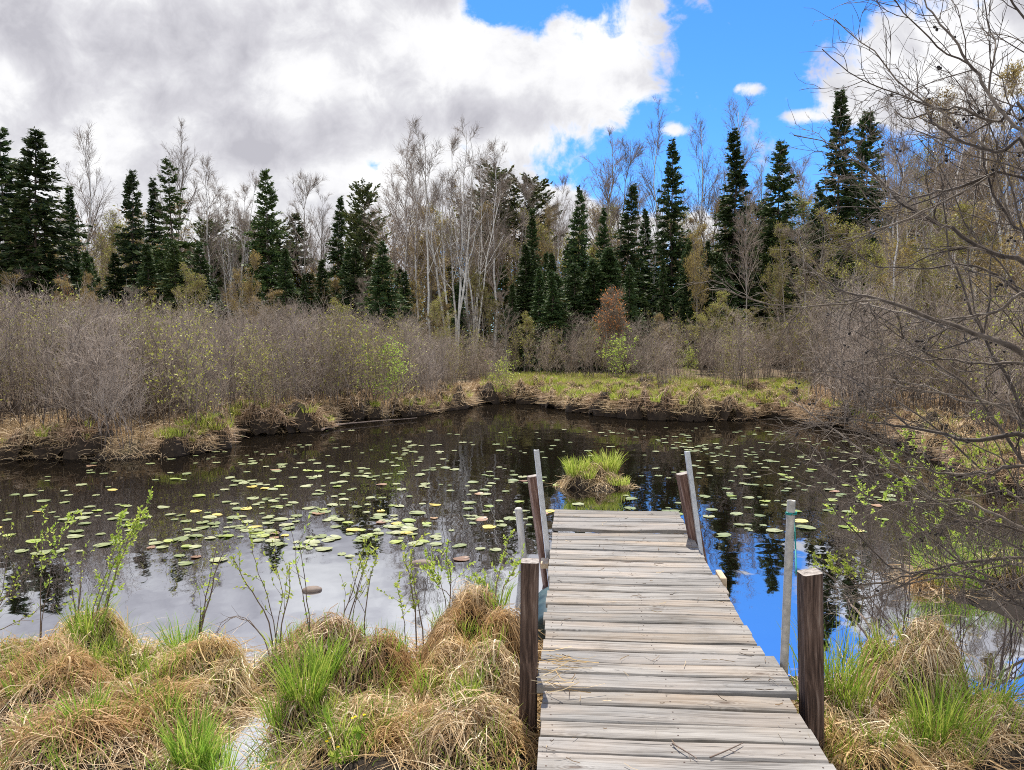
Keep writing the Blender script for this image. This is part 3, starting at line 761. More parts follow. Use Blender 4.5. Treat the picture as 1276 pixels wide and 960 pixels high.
def tussock(px, d, r, h, n, label, tufts=(), ex=1.0, seed=0, loose=1.1, xy=None, wid=.0050, mats=('straw', 'green'), gw=.0055, name='sedge_tussock', pw=None, lm=.21):
    rng = np.random.default_rng(1000 + seed); PW[0] = 4.6 if pw is None and px == 1152 else 2.6
    x, y = ((px - PCX) / FOC * d, d) if xy is None else xy
    z0 = max(gz(x, y), -.03) - .02
    o = empty(name, (x, y, z0)); tag(o, label, 'tussock')
    link('root_mound', mound_mesh(rng, r, h, ex, seed).mesh('root_mound', M['peat']), o)
    b = MB(); straw_blades(b, rng, n, r, h, ex, wid, loose=loose, sd=seed, org=(x, y), Lm=lm); link('dead_blades', b.mesh('dead_blades', M[mats[0]]), o)
    if tufts:
        b = MB(); ng = 44 if xy is None else 0
        for q in range(ng):
            a_ = rng.uniform(0, 6.28); q_ = r * .85 * sqrt(rng.uniform()); green_tuft(b, rng, (q_ * cos(a_) * ex, q_ * sin(a_), float(mound_xy(q_ * cos(a_), q_ * sin(a_), r, h, seed))), int(rng.integers(3, 14)), .05, rng.uniform(.08, .20), .004)
        for (tx, ty, tn, tr, tl) in tufts:       # offsets in metres from the tussock centre
            zz = float(mound_xy(tx / ex, ty, r, h, seed)); green_tuft(b, rng, (tx, ty, max(zz, .0)), tn, tr, tl, gw)
        link('green_blades', b.mesh('green_blades', M[mats[1]]), o)
    return o

T = [  # px, distance, radius, height, blades, label, green tufts, stretch
 (100, 4.85, .33, .34, 2600, 'straw hummock with tall leafy willow shoots at the left waterline', [(.05, -.1, 160, .10, .24), (.16, -.2, 120, .07, .26), (.02, .05, 70, .08, .2), (-.2, -.15, 50, .1, .16)], 1.25),
 (222, 4.75, .22, .10, 800, 'low green tuft at the waterline between the two left hummocks', [(-.03, 0, 190, .07, .30), (.08, .02, 110, .06, .22), (-.14, -.05, 60, .06, .2)], 1.2),
 (160, 4.45, .30, .20, 1500, 'small hummock with green blades behind the long straw overhang', [(0, -.05, 130, .08, .24), (.14, -.1, 60, .06, .2), (-.12, .0, 70, .08, .2)], 1.1),
 (388, 4.55, .40, .40, 3600, 'round topped straw hummock standing centre of the left shore', [(-.16, .12, 120, .16, .14), (.10, -.22, 200, .07, .32), (.16, .1, 90, .12, .13), (-.05, -.3, 60, .06, .22)], 1.05),
 (462, 4.45, .28, .30, 1800, 'straw hummock leaning on the right of the round topped one', [(.05, .1, 60, .12, .12)], 1.0),
 (590, 4.75, .46, .48, 4600, 'tallest straw hummock beside the near left dock post', [(.1, .18, 130, .12, .18), (-.2, .15, 100, .08, .2), (-.06, -.05, 40, .05, .14), (-.12, -.3, 40, .05, .12)], 1.0),
 (585, 4.2, .42, .30, 3600, 'straw slope spilling forward from the tallest hummock', [(.02, -.2, 50, .05, .14), (-.25, .0, 60, .07, .18)], 1.0),
 (580, 3.72, .42, .20, 3400, 'rusty straw mat against the dock in the bottom of the photo', [(-.01, .1, 110, .06, .16), (-.2, -.05, 50, .06, .16)], 1.1),
 (240, 4.25, .34, .28, 3200, 'combed straw hummock overhanging a dark hollow left of the pool', [(-.05, -.2, 80, .06, .2), (-.2, -.1, 60, .06, .18)], 1.15),
 (170, 3.95, .40, .18, 2800, 'long flattened straw mat below the left hummocks', [(-.05, .05, 70, .06, .2), (.15, -.1, 70, .05, .2)], 1.25),
 (372, 3.95, .24, .16, 1300, 'hummock with dense bright green blades right of the pool', [(0, 0, 330, .10, .33), (.12, -.05, 110, .07, .22), (-.1, -.1, 80, .06, .2)], 1.0),
 (440, 3.80, .30, .12, 1900, 'low straw and green patch with yellow marigolds', [(-.08, -.05, 160, .1, .18), (.12, .05, 80, .07, .16), (0, -.18, 80, .07, .18)], 1.15),
 (45, 4.2, .42, .24, 3000, 'sunlit straw hummock near the left edge of the photo', [(.15, .1, 80, .07, .22), (-.1, -.1, 50, .06, .18)], 1.1),
 (70, 3.68, .42, .14, 2900, 'straw mat in the bottom left corner', [(.05, .05, 110, .08, .22), (-.18, .02, 60, .07, .18)], 1.2),
 (228, 3.58, .22, .08, 900, 'bright green clump at the bottom edge below the pool', [(0, 0, 280, .09, .30), (.13, -.02, 90, .06, .22)], 1.0),
 (-15, 4.55, .34, .22, 2000, 'straw hummock cut by the left edge at the waterline', [(.1, 0, 60, .08, .2)], 1.1),
 (1152, 4.2, .39, .42, 5200, 'tall domed straw tussock in the water right of the dock', [(-.08, .12, 120, .09, .22), (.05, .14, 60, .06, .2), (-.1, -.3, 60, .06, .3), (.14, -.33, 70, .06, .36)], 1.0),
 (1052, 3.95, .26, .15, 1500, 'grassy clump leaning against the near right dock post', [(.02, .06, 150, .12, .46), (.10, .0, 80, .08, .4), (-.08, .15, 60, .06, .4)], 1.0),
 (1075, 3.62, .32, .14, 2000, 'loose straw mat right of the dock ramp', [(-.12, .05, 50, .06, .18), (.12, -.04, 50, .06, .18)], 1.1),
 (1190, 3.72, .26, .10, 1200, 'green sedge clump in front of the tall domed tussock', [(-.02, .02, 170, .10, .40), (.12, 0, 80, .08, .3), (-.12, -.05, 60, .06, .28)], 1.0),
 (1262, 3.9, .28, .12, 1300, 'reddish straw patch with green shoots in the lower right corner', [(.0, .1, 70, .10, .28)], 1.1),
 (1182, 6.3, .32, .16, 1300, 'green sedge tussock at the water under the alder branches', [(0, 0, 240, .2, .34), (.15, -.1, 120, .12, .3)], 1.1),
 (1250, 6.4, .40, .20, 1500, 'green and straw tussock at the foot of the alder by the right edge', [(-.1, 0, 200, .2, .34), (.15, -.1, 120, .15, .3)], 1.1),
]
for i, (px, d, r, h, n, lab, tf, ex) in enumerate(T): tussock(px, d, r * .80, h * (.66 if d > 4.3 and px < 700 else .80), int(n * .52), lab, tf, ex, i)

# the little island out in the pond
o = tussock(0, 0, .36, .22, 1100, 'grassy islet with green tufts alone in the middle of the pond', [(-.27, .0, 330, .13, .27), (-.12, -.1, 120, .10, .18), (.3, -.12, 240, .15, .13), (.2, .26, 430, .13, .36), (-.05, .15, 90, .12, .22)], 1.35, 77, xy=tuple(G(742, 606)[:2]), wid=.007, mats=('straw_far', 'green_far'), gw=.009, name='grass_islet', lm=.12)

# tussocks along the far banks: a few meshes, copied
def bank_tussock(seed, green):
    rng = np.random.default_rng(seed); r, h = .50, .50; PW[0] = 6.0
    o = empty('bank_tussock', (0, 0, 0))
    link('root_mound', mound_mesh(rng, r, h, 1, seed).mesh('root_mound', M['peat']), o)
    b = MB(); straw_blades(b, rng, 520, r * .95, h, 1, .011, 6, .9, sd=seed, hang=(.2, .95), Lm=.19); link('dead_blades', b.mesh('dead_blades', M['straw_far']), o)
    b = MB()
    for k in range(10 if green else 2):
        a = rng.uniform(0, 6.28); q = rng.uniform(0, .4); green_tuft(b, rng, (q * cos(a), q * sin(a), float(mound_h(A([q]), r, h)[0])), 60, .14, .26, .011)
    link('green_blades', b.mesh('green_blades', M['green_far']), o); PW[0] = 2.6
    return o
BT = [bank_tussock(200, 0), bank_tussock(201, 0), bank_tussock(202, 1), bank_tussock(203, 1)]
used = set()
def put_tussock(px, py, dz, k, lab, grp, sc):
    p = G(px, py); x, y = p[0], p[1] + dz
    o = BT[k] if k not in used else copy_tree(BT[k]); used.add(k)
    o.location = (x, y, max(gz(x, y) - .1, -.02)); o.rotation_euler.z = RNG.uniform(0, 6.28); o.scale = (sc * RNG.uniform(.9, 1.3), sc * RNG.uniform(.9, 1.2), sc * RNG.uniform(.85, 1.2))
    tag(o, lab, 'tussock', grp)
edge = [(x, y) for x, y in shore_px if -320 <= x <= 1290 and y < 640]
for (x0, y0), (x1, y1) in zip(edge[:-1], edge[1:]):
    L = np.linalg.norm(G(x0, y0) - G(x1, y1)); n = max(1, int(round(L / .42)))
    for q in range(n):
        if x0 < 600 and RNG.uniform() < .22: continue
        t = (q + RNG.uniform(.2, .8)) / n; px = x0 + (x1 - x0) * t; py = y0 + (y1 - y0) * t
        right = 640 < px < 990
        greenp = .75 if right else (.75 if (118 < px < 255 or px < 15) else .12)
        k = int(RNG.integers(0, 2)) + (2 if RNG.uniform() < greenp else 0)
        side = 'grassy right' if right else 'left' if px < 640 else 'far right'
        put_tussock(px, py, .12 + RNG.uniform(0, .2), k, ('green topped tussock' if k > 1 else 'dry straw tussock') + ' fringing the %s bank of the pond' % side, ('green' if k > 1 else 'dry') + ' tussocks fringing the %s bank' % side, RNG.uniform(.5, 1.0))
k_ = 0
while k_ < 42:
    d = RNG.uniform(17, 27); px = RNG.uniform(620, 1000); x = (px - PCX) / FOC * d; s_ = float(sdf(A([x]), A([d]))[0])
    if not .6 < s_ < 6.5: continue
    k_ += 1; o = copy_tree(BT[2 + k_ % 2] if k_ % 4 else BT[0]); o.location = (x, d, gz(x, d) - .14); o.rotation_euler.z = RNG.uniform(0, 6.28); q = RNG.uniform(.6, 1.0); o.scale = (q * 1.2, q, q * .9)
    tag(o, ('green and straw' if k_ % 4 else 'dry straw') + ' tussock on the grassy flat behind the right bank', 'tussock', ('green' if k_ % 4 else 'dry') + ' tussocks on the grassy flat')
# ------------------------------------------------------------------ ground cover (nobody could count it)
def cover(name, mt, pts, L, wid, seed, lay=0.0, kind='stuff'):
    rng = np.random.default_rng(seed); n = len(pts); z = ground_z(pts[:, 0], pts[:, 1])
    az = rng.uniform(0, 2 * pi, n); ln = rng.uniform(*L, n); K = 4
    tilt = rng.uniform(.05, .5, n) if lay == 0 else rng.uniform(.9, 3.0, n) * lay
    d = unit(np.stack([np.cos(az) * tilt, np.sin(az) * tilt, np.ones(n)], -1)); p = np.stack([pts[:, 0], pts[:, 1], z - .01], -1); P = [p]
    for k in range(K - 1):
        p = p + d * (ln / (K - 1))[:, None]; P.append(p); d = unit(d + np.stack([np.cos(az) * .25, np.sin(az) * .25, -.12 - .3 * np.minimum(tilt, 1)], -1))
    P = np.stack(P, 1)
    b = MB(); b.ribbons(P, wid * rng.uniform(.6, 1.3, n)[:, None] * A([1, .9, .65, .12])[None], blade_side(P, rng))
    return tag(b.build(name, M[mt]), kind='stuff')
def land_points(n, pxr, dr, smin, smax, seed, clump=0.0):
    rng = np.random.default_rng(seed); out = []; tot = 0
    while tot < n:
        d = np.sqrt(rng.uniform(dr[0] ** 2, dr[1] ** 2, 20000)); px = rng.uniform(*pxr, 20000); x = (px - PCX) / FOC * d
        s = sdf(x, d); ok = (s > smin) & (s < smax)
        if clump: ok &= (wob(x, d, 2.3, 1.1) + rng.normal(size=len(x)) * .35) > clump
        q = np.stack([x, d], -1)[ok]; out.append(q); tot += len(q)
    return np.concatenate(out)[:n]
cover('dead_grass', 'straw', land_points(1800, (-160, 690), (2.6, 5.2), .0, 9, 5, .05), (.12, .38), .005, 6, lay=1.0)
cover('dead_grass', 'straw', land_points(1200, (1015, 1400), (2.6, 5.0), .0, 9, 7), (.12, .38), .005, 8, lay=1.0)
cover('green_grass', 'green', land_points(1500, (-160, 650), (2.6, 5.0), .05, 9, 9, .35), (.10, .24), .0055, 10)
cover('meadow_grass', 'green_far', land_points(24000, (600, 1010), (17, 34), .1, 9, 11, .02), (.14, .36), .013, 12)
cover('meadow_grass', 'straw_far', land_points(30000, (590, 1040), (17, 34), -.08, 9, 13), (.18, .42), .013, 14, lay=.5)
cover('meadow_grass', 'straw_far', land_points(26000, (-250, 640), (11, 28), -.08, 4, 15), (.18, .5), .012, 16, lay=.6)
cover('meadow_grass', 'straw_far', land_points(12000, (1000, 1450), (8, 24), .1, 6, 17), (.18, .45), .012, 18, lay=.6)

# ------------------------------------------------------------------ lily pads
def pad_mesh(seed, mt):
    rng = np.random.default_rng(seed); b = MB(); n = 22; r = []
    gap = .16; ph = rng.uniform(0, 6)
    ang = np.linspace(gap, 2 * pi - gap, n)
    V = [(0.0, 0, 0)]
    for rr in (.55, 1.0):
        for a in ang:
            q = .5 * rr * (1 + .03 * sin(5 * a + ph) + .02 * sin(9 * a))
            V.append((q * cos(a) * 1.08, q * sin(a) * .95, (.02 * sin(2 * a + ph) + .02 + max(0, .12 * sin(a + ph) - .09)) * rr ** 2 + rng.uniform(0, .012) * rr))
    F3 = [(0, 1 + j, 2 + j) for j in range(n - 1)]; F4 = [(1 + j, 1 + n + j, 2 + n + j, 2 + j) for j in range(n - 1)]
    b.add(V, F3); b.F.append((A(F4), 0, True)); return b.mesh('lily_pad', M[mt])
PADS = {k: [pad_mesh(300 + i + 10 * j, m) for i in range(3)] for j, (k, m) in enumerate((('green', 'pad_green'), ('lime', 'pad_lime'), ('yellow', 'pad_yellow'), ('brown', 'pad_brown')))}
LAB = {'green': 'round pale green lily pad afloat among others on the dark pond', 'lime': 'bright lime green lily pad among the paler ones on the pond',
       'yellow': 'yellowing lily pad among the green ones on the pond', 'brown': 'rusty brown lily pad among the green ones on the pond'}
zones = [  # px, py, sx, sy, weight  (where pads gather)
 (430, 612, 95, 26, 1.0), (400, 655, 80, 22, .8), (560, 575, 80, 22, .8), (300, 628, 90, 26, .6), (110, 630, 80, 20, .5), (60, 655, 60, 18, .35), (220, 660, 70, 14, .45),
 (600, 615, 50, 26, .45), (470, 575, 90, 18, .5), (880, 575, 60, 20, .7), (940, 590, 60, 26, .7), (980, 560, 70, 16, .5), (860, 548, 90, 8, .3), (1060, 600, 60, 30, .35), (690, 545, 90, 10, .3), (930, 640, 60, 20, .12), (790, 640, 30, 10, .05), (350, 590, 140, 14, .3)]
w = A([z[4] * (z[2] * z[3]) ** .45 for z in zones]); w = w / w.sum()
rng = np.random.default_rng(21); cand = []; crng = rng.normal(size=(9, 2)) * 1.1
while len(cand) < 760:
    z = zones[rng.choice(len(zones), p=w)]; cl_ = crng[int(rng.integers(0, 9))] if rng.uniform() < .6 else (rng.normal(), rng.normal()); px = z[0] + z[2] * (cl_[0] + rng.normal() * .22); py = z[1] + z[3] * (cl_[1] + rng.normal() * .22)
    if py < 532 or py > 706 or px < -60 or px > 1230: continue
    if 640 < px < 900 and py > 660: continue
    p = G(px, py)
    if sdf(p[0:1], p[1:2])[0] > -.25: continue
    if np.hypot(p[0] - 1.1, p[1] - 10.6) < .75: continue
    sz = rng.uniform(.06, .158) * (1.0 if px < 640 else .95)
    if any((p[0] - q[0]) ** 2 + (p[1] - q[1]) ** 2 < (.30 * (sz + q[2])) ** 2 for q in cand): continue
    cand.append((p[0], p[1], sz, px, py))
for px, py, sz, kk in ((918, 641, .2, 'green'), (965, 662, .24, 'green'), (947, 643, .17, 'green'), (998, 650, .2, 'yellow'), (1003, 658, .3, 'green'), (900, 668, .24, 'green'), (787, 622, .2, 'green'), (785, 634, .2, 'green'), (720, 629, .2, 'green'), (684, 638, .2, 'yellow'), (953, 625, .2, 'lime'), (975, 592, .2, 'lime'), (128, 680, .22, 'green'), (50, 690, .24, 'green'), (510, 660, .24, 'green'), (520, 640, .26, 'green'), (695, 605, .2, 'lime')):
    p = G(px, py); cand.append((p[0], p[1], sz * .72, px, py, kk))
cand.sort(key=lambda c: -c[2] / c[1] ** 1.5)
rest = MB()
for j, c in enumerate(cand):
    kk = c[5] if len(c) > 5 else rng.choice(['green', 'lime', 'yellow', 'brown'], p=[.72, .16, .07, .05] if c[3] < 640 else [.62, .26, .09, .03])
    me = PADS[kk][rng.integers(3)]; a = rng.uniform(0, 6.28)
    if j < 298:
        o = link('lily_pad', me); o.location = (c[0], c[1], .004); o.rotation_euler = (rng.normal() * .035, rng.normal() * .035, a); o.scale = (c[2], c[2], c[2])
        tag(o, LAB[kk], 'lily pad', kk + ' lily pads afloat on the pond')
    else:
        n = 14; t = np.linspace(.2, 6.08, n) + a
        V = np.concatenate([[[c[0], c[1], .006]], np.stack([c[0] + .5 * c[2] * np.cos(t), c[1] + .5 * c[2] * np.sin(t), np.full(n, .008)], -1)])
        rest.add(V, [(0, 1 + q, 2 + q) for q in range(n - 1)])
tag(rest.build('lily_pads', M['pad_green']), 'small lily pads scattered over the farther water of the pond', kind='stuff')

# ------------------------------------------------------------------ dock
DROT = -math.atan(.0706); CD, SD = cos(DROT), sin(DROT)
dock = empty('wooden_dock', (0, 0, 0), DROT)
tag(dock, 'weathered grey plank dock running out over the dark pond', 'dock')
def dockpt(lx, ly, z): return A([lx * CD - ly * SD, lx * SD + ly * CD, z])
rngd = np.random.default_rng(5)
def board(b, x0, x1, y0, y1, z, th=.036, warp=.004, wave=0.0, yaw=0.0):
    K = 13; xsn = np.linspace(x0, x1, K); V = []
    ph = rngd.uniform(0, 6); be = .007
    prof = [(y0 + be, z), (y1 - be, z), (y1, z - be), (y1, z - th), (y0, z - th), (y0, z - be)]
    n = len(prof); xm = (x0 + x1) / 2
    cup = rngd.normal() * .002; tiltz = rngd.normal() * .003
    for k, x in enumerate(xsn):
        dz = warp * sin((x - x0) * 3.1 + ph) + tiltz * (x - xm) + wave * sin((x - x0) * 7 + .5) * .5
        ed = .0022 * sin(x * 9 + ph * 2) + .0012 * sin(x * 31 + ph)
        for (yy, zz) in prof: V.append((x, yy + ed + yaw * (x - xm), zz + dz + (cup if yy in (y0, y1) else 0)))
    F = [(k * n + (j + 1) % n, k * n + j, (k + 1) * n + j, (k + 1) * n + (j + 1) % n) for k in range(K - 1) for j in range(n)]
    b.add(V, F, 0, False); n0 = b.n - len(V)
    b.F.append((A([[n0 + j for j in range(n)], [n0 + (K - 1) * n + n - 1 - j for j in range(n)]]), 0, False))
    for xx in (x0 + .045, x1 - .045, xm + rngd.normal() * .01):
        for f in (.27, .73):
            cx, cy = xx + rngd.normal() * .006, y0 + (y1 - y0) * f + rngd.normal() * .004
            kf = (cx - x0) / (x1 - x0) * (K - 1); a = np.arange(7) * 2 * pi / 7
            dz = warp * sin((cx - x0) * 3.1 + ph) + tiltz * (cx - xm) + wave * sin((cx - x0) * 7 + .5) * .5
            b.add(np.stack([cx + .0042 * np.cos(a), cy + .0042 * np.sin(a), np.full(7, z + dz + .0012)], -1), [list(range(7))], 1, False)
def section(name, y0, y1, nb, x0, x1, z, jit=.006, gap=.013, wave0=0.0, label=None):
    b = MB(); ed = np.linspace(y0, y1, nb + 1); ed[1:-1] += rngd.normal(size=nb - 1) * .006
    for i in range(nb):
        g = gap * rngd.uniform(.5, 1.5) / 2
        board(b, x0 + rngd.normal() * jit, x1 + rngd.normal() * jit, ed[i] + g, ed[i + 1] - g, z + rngd.normal() * .0018, wave=wave0 if i == 0 else 0, yaw=rngd.normal() * .0012)
    o = b.build(name, [M['deck'], M['nail']], dock)
    if label: o['label'] = label
    return o
section('decking', 1.1, 3.70, 18, -.105, 1.09, .325, label='lower near ramp boards')
section('decking', 3.715, 4.16, 3, -.135, 1.125, .340, label='three wider boards overlapping the ramp')
section('decking', 4.17, 6.735, 18, -.118, 1.088, .338, .008, label='main run of grey boards')
section('decking', 6.745, 7.50, 5, -.112, 1.092, .360, .005, .012, .012, label='slightly raised end boards')
for x in (-.09, 1.03):
    for (y0, y1, zt) in ((1.1, 3.69, .286), (3.72, 6.73, .306), (6.75, 7.49, .326)):
        b = MB(); b.box((x, (y0 + y1) / 2, zt - .075), (.02, (y1 - y0) / 2, .075), bev=.004); b.build('side_beam', M['beam'], dock)
for y, zt in ((1.2, .28), (2.4, .28), (3.6, .28), (4.3, .30), (5.5, .30), (6.65, .30), (7.44, .32)):
    b = MB(); b.box((.47, y, zt - .07), (.53, .02, .065), bev=.004); b.build('cross_beam', M['beam'], dock)
def drum(y, x):
    b = MB(); ks = [(-.30, .13), (-.295, .17), (-.27, .19), (-.1, .195), (-.09, .205), (-.07, .205), (-.06, .195), (.06, .195), (.07, .205), (.09, .205), (.1, .195), (.27, .19), (.295, .17), (.30, .13)]
    P = A([[(x + 0, y + k, .03) for k, r in ks]]); R = A([[r for k, r in ks]])
    b.tubes(P, R, 20); n0 = b.n - 20 * len(ks)
    b.F.append((A([[n0 + j for j in range(20)][::-1], [n0 + 20 * (len(ks) - 1) + j for j in range(20)]]), 0, False))
    b.build('float_drum', M['drum'], dock)
drum(5.35, -.06); drum(5.35, .99)
b = MB(); b.box((1.125, 5.55, .30), (.022, .10, .055), bev=.006); b.build('bumper_block', M['tan_wood'], dock)
b = MB(); b.box((-.16, 5.9, .30), (.03, .08, .02), bev=.004); b.build('bumper_block', M['tan_wood'], dock)

# ------------------------------------------------------------------ posts and poles beside the dock
def post(name, label, base, top, half, mt, yaw, cat='post', slant=.0):
    base, top = A(base, float), A(top, float); w = unit(top - base); u = unit(np.cross(A([-sin(yaw), cos(yaw), 0]), w)); v = np.cross(w, u)
    L = np.linalg.norm(top - base)
    b = MB(); K = 9; V = []; be = half * .2
    sec = [(-half + be, -half), (half - be, -half), (half, -half + be), (half, half - be), (half - be, half), (-half + be, half), (-half, half - be), (-half, -half + be)]
    for k in range(K):
        t = k / (K - 1); q = 1 + .012 * sin(7 * t + base[0])
        for a, c in sec:
            zz = L * t + (slant * a if k == K - 1 else 0)
            V.append(A([a * q, c * q, 0]) + A([0, 0, zz]))
    n = 8
    F = [(k * n + j, k * n + (j + 1) % n, (k + 1) * n + (j + 1) % n, (k + 1) * n + j) for k in range(K - 1) for j in range(n)]
    b.add(V, F, 0, False)
    b.F.append((A([[(K - 1) * n + j for j in range(n)]]), 1, False))
    o = b.build(name, [M[mt], M['endgrain']])
    Mx = np.eye(4); Mx[:3, 0] = u; Mx[:3, 1] = v; Mx[:3, 2] = w; Mx[:3, 3] = base
    from mathutils import Matrix
    o.matrix_world = Matrix(Mx.tolist())
    return tag(o, label, cat)
def between(p_top, d, p_bot, zb):            # a leaning line given by two sightings, carried down to level zb
    a, c = D(*p_top, d), D(*p_bot, d); t = (zb - c[2]) / (a[2] - c[2]); return c + (a - c) * t, a
q = between((660.5, 699), 3.86, (658.5, 860), -.4); post('wooden_post', 'dark brown square post at the near left side of the dock', *q, .045, 'post', DROT)
q = between((1009, 713), 3.62, (1011, 880), -.4); post('wooden_post', 'dark brown square post at the near right side beside the leaning pipe', *q, .047, 'post', DROT + .12, slant=.1)
q = between((664.5, 593), 6.25, (680, 700), -.6); post('wooden_post', 'leaning reddish post at the far left side of the dock', *q, .045, 'post_red', DROT + .35)
q = between((851, 590), 6.5, (866, 668), -.6); post('wooden_post', 'leaning reddish post at the far right side of the dock', *q, .050, 'post_red', DROT + .3)
def pole(name, label, base, top, r, mt, cap=False):
    base, top = A(base, float), A(top, float); t = np.linspace(0, 1, 6)[:, None]
    b = MB(); P = (base + (top - base) * t)[None]; n = 14
    b.tubes(P, np.full((1, 6), r), n)
    w = unit(top - base)
    if cap:
        P = (top + w * A([[-.035], [-.03], [0.], [.015], [.022]]))[None]; b.tubes(P, A([[r * 1.0, r * 1.14, r * 1.14, r * .8, .001]]), n)
    else:
        P = (top + w * A([[0.], [-.001], [-.06]]))[None]; b.tubes(P, A([[r, r * .8, r * .8]]), n)
    return tag(b.build(name, M[mt]), label, 'pole')
def angle_pole(label, base, top, wd, yaw):
    base, top = A(base, float), A(top, float); w = unit(top - base); u = unit(np.cross(A([-sin(yaw), cos(yaw), 0]), w)); v = np.cross(w, u)
    L = np.linalg.norm(top - base); b = MB(); Mx = np.stack([u, v, w])
    th = .0035
    b.box(base + w * L / 2, (wd / 2, th, L / 2), Mx, 0, .001)
    b.box(base + w * L / 2 + v * (wd / 2 - .0), (th, wd / 2 - th - .0005, L / 2), Mx, 0, .001)
    return tag(b.build('metal_pole', M['galv']), label, 'pole')
q = between((668.5, 561), 6.12, (682.5, 690), -.6); angle_pole('straight galvanised steel pole beside the far left dock post', *q, .046, .5)
q = between((857, 563), 6.42, (870, 662), -.6); angle_pole('straight galvanised steel pole beside the far right dock post', *q, .046, .5)
q = between((986, 624), 3.98, (977, 830), -.4); pole('metal_pipe', 'tall round grey pipe standing beside the near right dock post', *q, .0215, 'pipe')
pipe_top = q[1]
q = between((646, 635), 7.05, (653, 700), -.6); pole('mooring_post', 'short bleached post with rounded dark cap in the water left of the dock', *q, .033, 'grey_post', True)
# cord tied on the pipe
a = D(989, 640, 4.05); c = D(992, 706, 3.74); k = A([D(986, 640, 3.955), a, D(990.5, 662, 3.98), D(991.5, 688, 3.86), c, D(992, 716, 3.72)])
def smooth(P, n=24):
    P = A(P, float); t = np.linspace(0, len(P) - 1, n); i = np.clip(t.astype(int), 0, len(P) - 2); f = (t - i)[:, None]
    p0 = P[np.maximum(i - 1, 0)]; p1 = P[i]; p2 = P[i + 1]; p3 = P[np.minimum(i + 2, len(P) - 1)]
    return .5 * (2 * p1 + (p2 - p0) * f + (2 * p0 - 5 * p1 + 4 * p2 - p3) * f ** 2 + (3 * p1 - p0 - 3 * p2 + p3) * f ** 3)
b = MB(); b.tubes(smooth(k)[None], np.full((1, 24), .0035), 6)
th = np.linspace(0, 4 * pi, 30); pc = D(986, 640, 3.98)
b.tubes((np.stack([np.cos(th) * .026, np.sin(th) * .026, (th - 6) * .0012], -1) + pc)[None], np.full((1, 30), .0035), 6)
tag(b.build('cord', M['cord']), 'teal cord tied on the grey pipe and hanging to the post', 'cord')

# ------------------------------------------------------------------ willow shoots on the near hummocks
def sapling(stems, d, label, leafn, seed, side=3, r0=.005, lsz=(.016, .036), bias=.35, mt='dark_stem', twn=4, twl=(.10, .28)):
    rng = np.random.default_rng(400 + seed); leafn = int(leafn * 2.4)
    b0 = D(*stems[0][0], d); root = A([b0[0], b0[1], b0[2]])
    o = empty('willow_sapling', root); tag(o, label, 'sapling')
    bs, bl = MB(), MB(); tips = []
    for st in stems:
        dd = d + rng.uniform(-.12, .12); W_ = [D(x, y, d + (dd - d) * i / (len(st) - 1)) for i, (x, y) in enumerate(st)]; P = smooth([A([W_[0][0] - .4 * (W_[1][0] - W_[0][0]), W_[0][1], -.06])] + W_, 12) - root
        P = P + rng.normal(size=P.shape) * .003
        R = np.linspace(r0, r0 * .3, 12) * rng.uniform(.7, 1.1)
        bs.tubes(P[None], R[None], 5)
        P1, R1 = spawn(rng, P[None], R[None], twn, .3, 1, (.3, .8), twl, 5, .05, .14, .6, .0013, .4)
        bs.tubes(P1, R1, 3); tips.append(P1)
        if leafn:
            f = np.sort(rng.uniform(bias, 1, leafn)); i = np.minimum((f * 11).astype(int), 10); C = P[i] + (P[i + 1] - P[i]) * (f * 11 - i)[:, None]
            bl.leaves(C, rng.normal(size=C.shape) + A([0, 0, .5]), rng.uniform(*lsz, leafn), rng.uniform(lsz[0] * .45, lsz[1] * .5, leafn), rng)
            C, Dr = ends(P1, rng, leafn); bl.leaves(C, Dr + rng.normal(size=C.shape) * .6, rng.uniform(*lsz, leafn), rng.uniform(lsz[0] * .45, lsz[1] * .5, leafn), rng)
    link('stems', bs.mesh('stems', M[mt]), o)
    if leafn: link('leaves', bl.mesh('leaves', M['lime']), o)
    return o
sapling([[(112, 775), (125, 735), (140, 690), (152, 640)], [(118, 775), (135, 720), (160, 665), (182, 632)], [(126, 772), (145, 715), (160, 670), (170, 655)], [(130, 772), (140, 730), (150, 690), (148, 660)]], 4.85, 'tall leafy willow shoots with bright green leaves on the left hummock', 42, 1, twn=5)
sapling([[(96, 780), (99, 740), (102, 700), (110, 672)], [(94, 782), (90, 740), (85, 715), (78, 690)]], 4.9, 'thin reddish willow shoot left of the tall leafy shoots', 10, 2)
sapling([[(50, 790), (51, 740), (52, 690), (56, 632)], [(52, 780), (62, 720), (75, 668), (88, 640)]], 5.0, 'upright slender shoot with lime tip near the left edge', 22, 3, bias=.6)
sapling([[(-20, 790), (-5, 755), (20, 735), (45, 705)], [(-20, 790), (0, 745), (8, 700), (10, 665)], [(-18, 790), (10, 740), (40, 700), (60, 668)], [(-20, 800), (10, 780), (35, 768), (55, 752)]], 4.7, 'tangle of bare arching twigs at the left edge over the water', 6, 4, twn=8)
sapling([[(244, 812), (252, 770), (262, 720), (270, 680)], [(247, 800), (258, 755), (268, 715), (278, 690)], [(246, 805), (249, 775), (251, 757)]], 4.75, 'dark stiff stem with a broken stub between the left hummocks', 7, 5, r0=.008, twn=3)
sapling([[(336, 780), (318, 745), (300, 715), (290, 690)], [(342, 780), (330, 735), (318, 700), (310, 660)], [(345, 782), (352, 745), (345, 705), (338, 672)], [(350, 782), (358, 748), (362, 730), (360, 700)]], 4.6, 'loose fan of thin leafy stems on the round topped hummock', 13, 6)
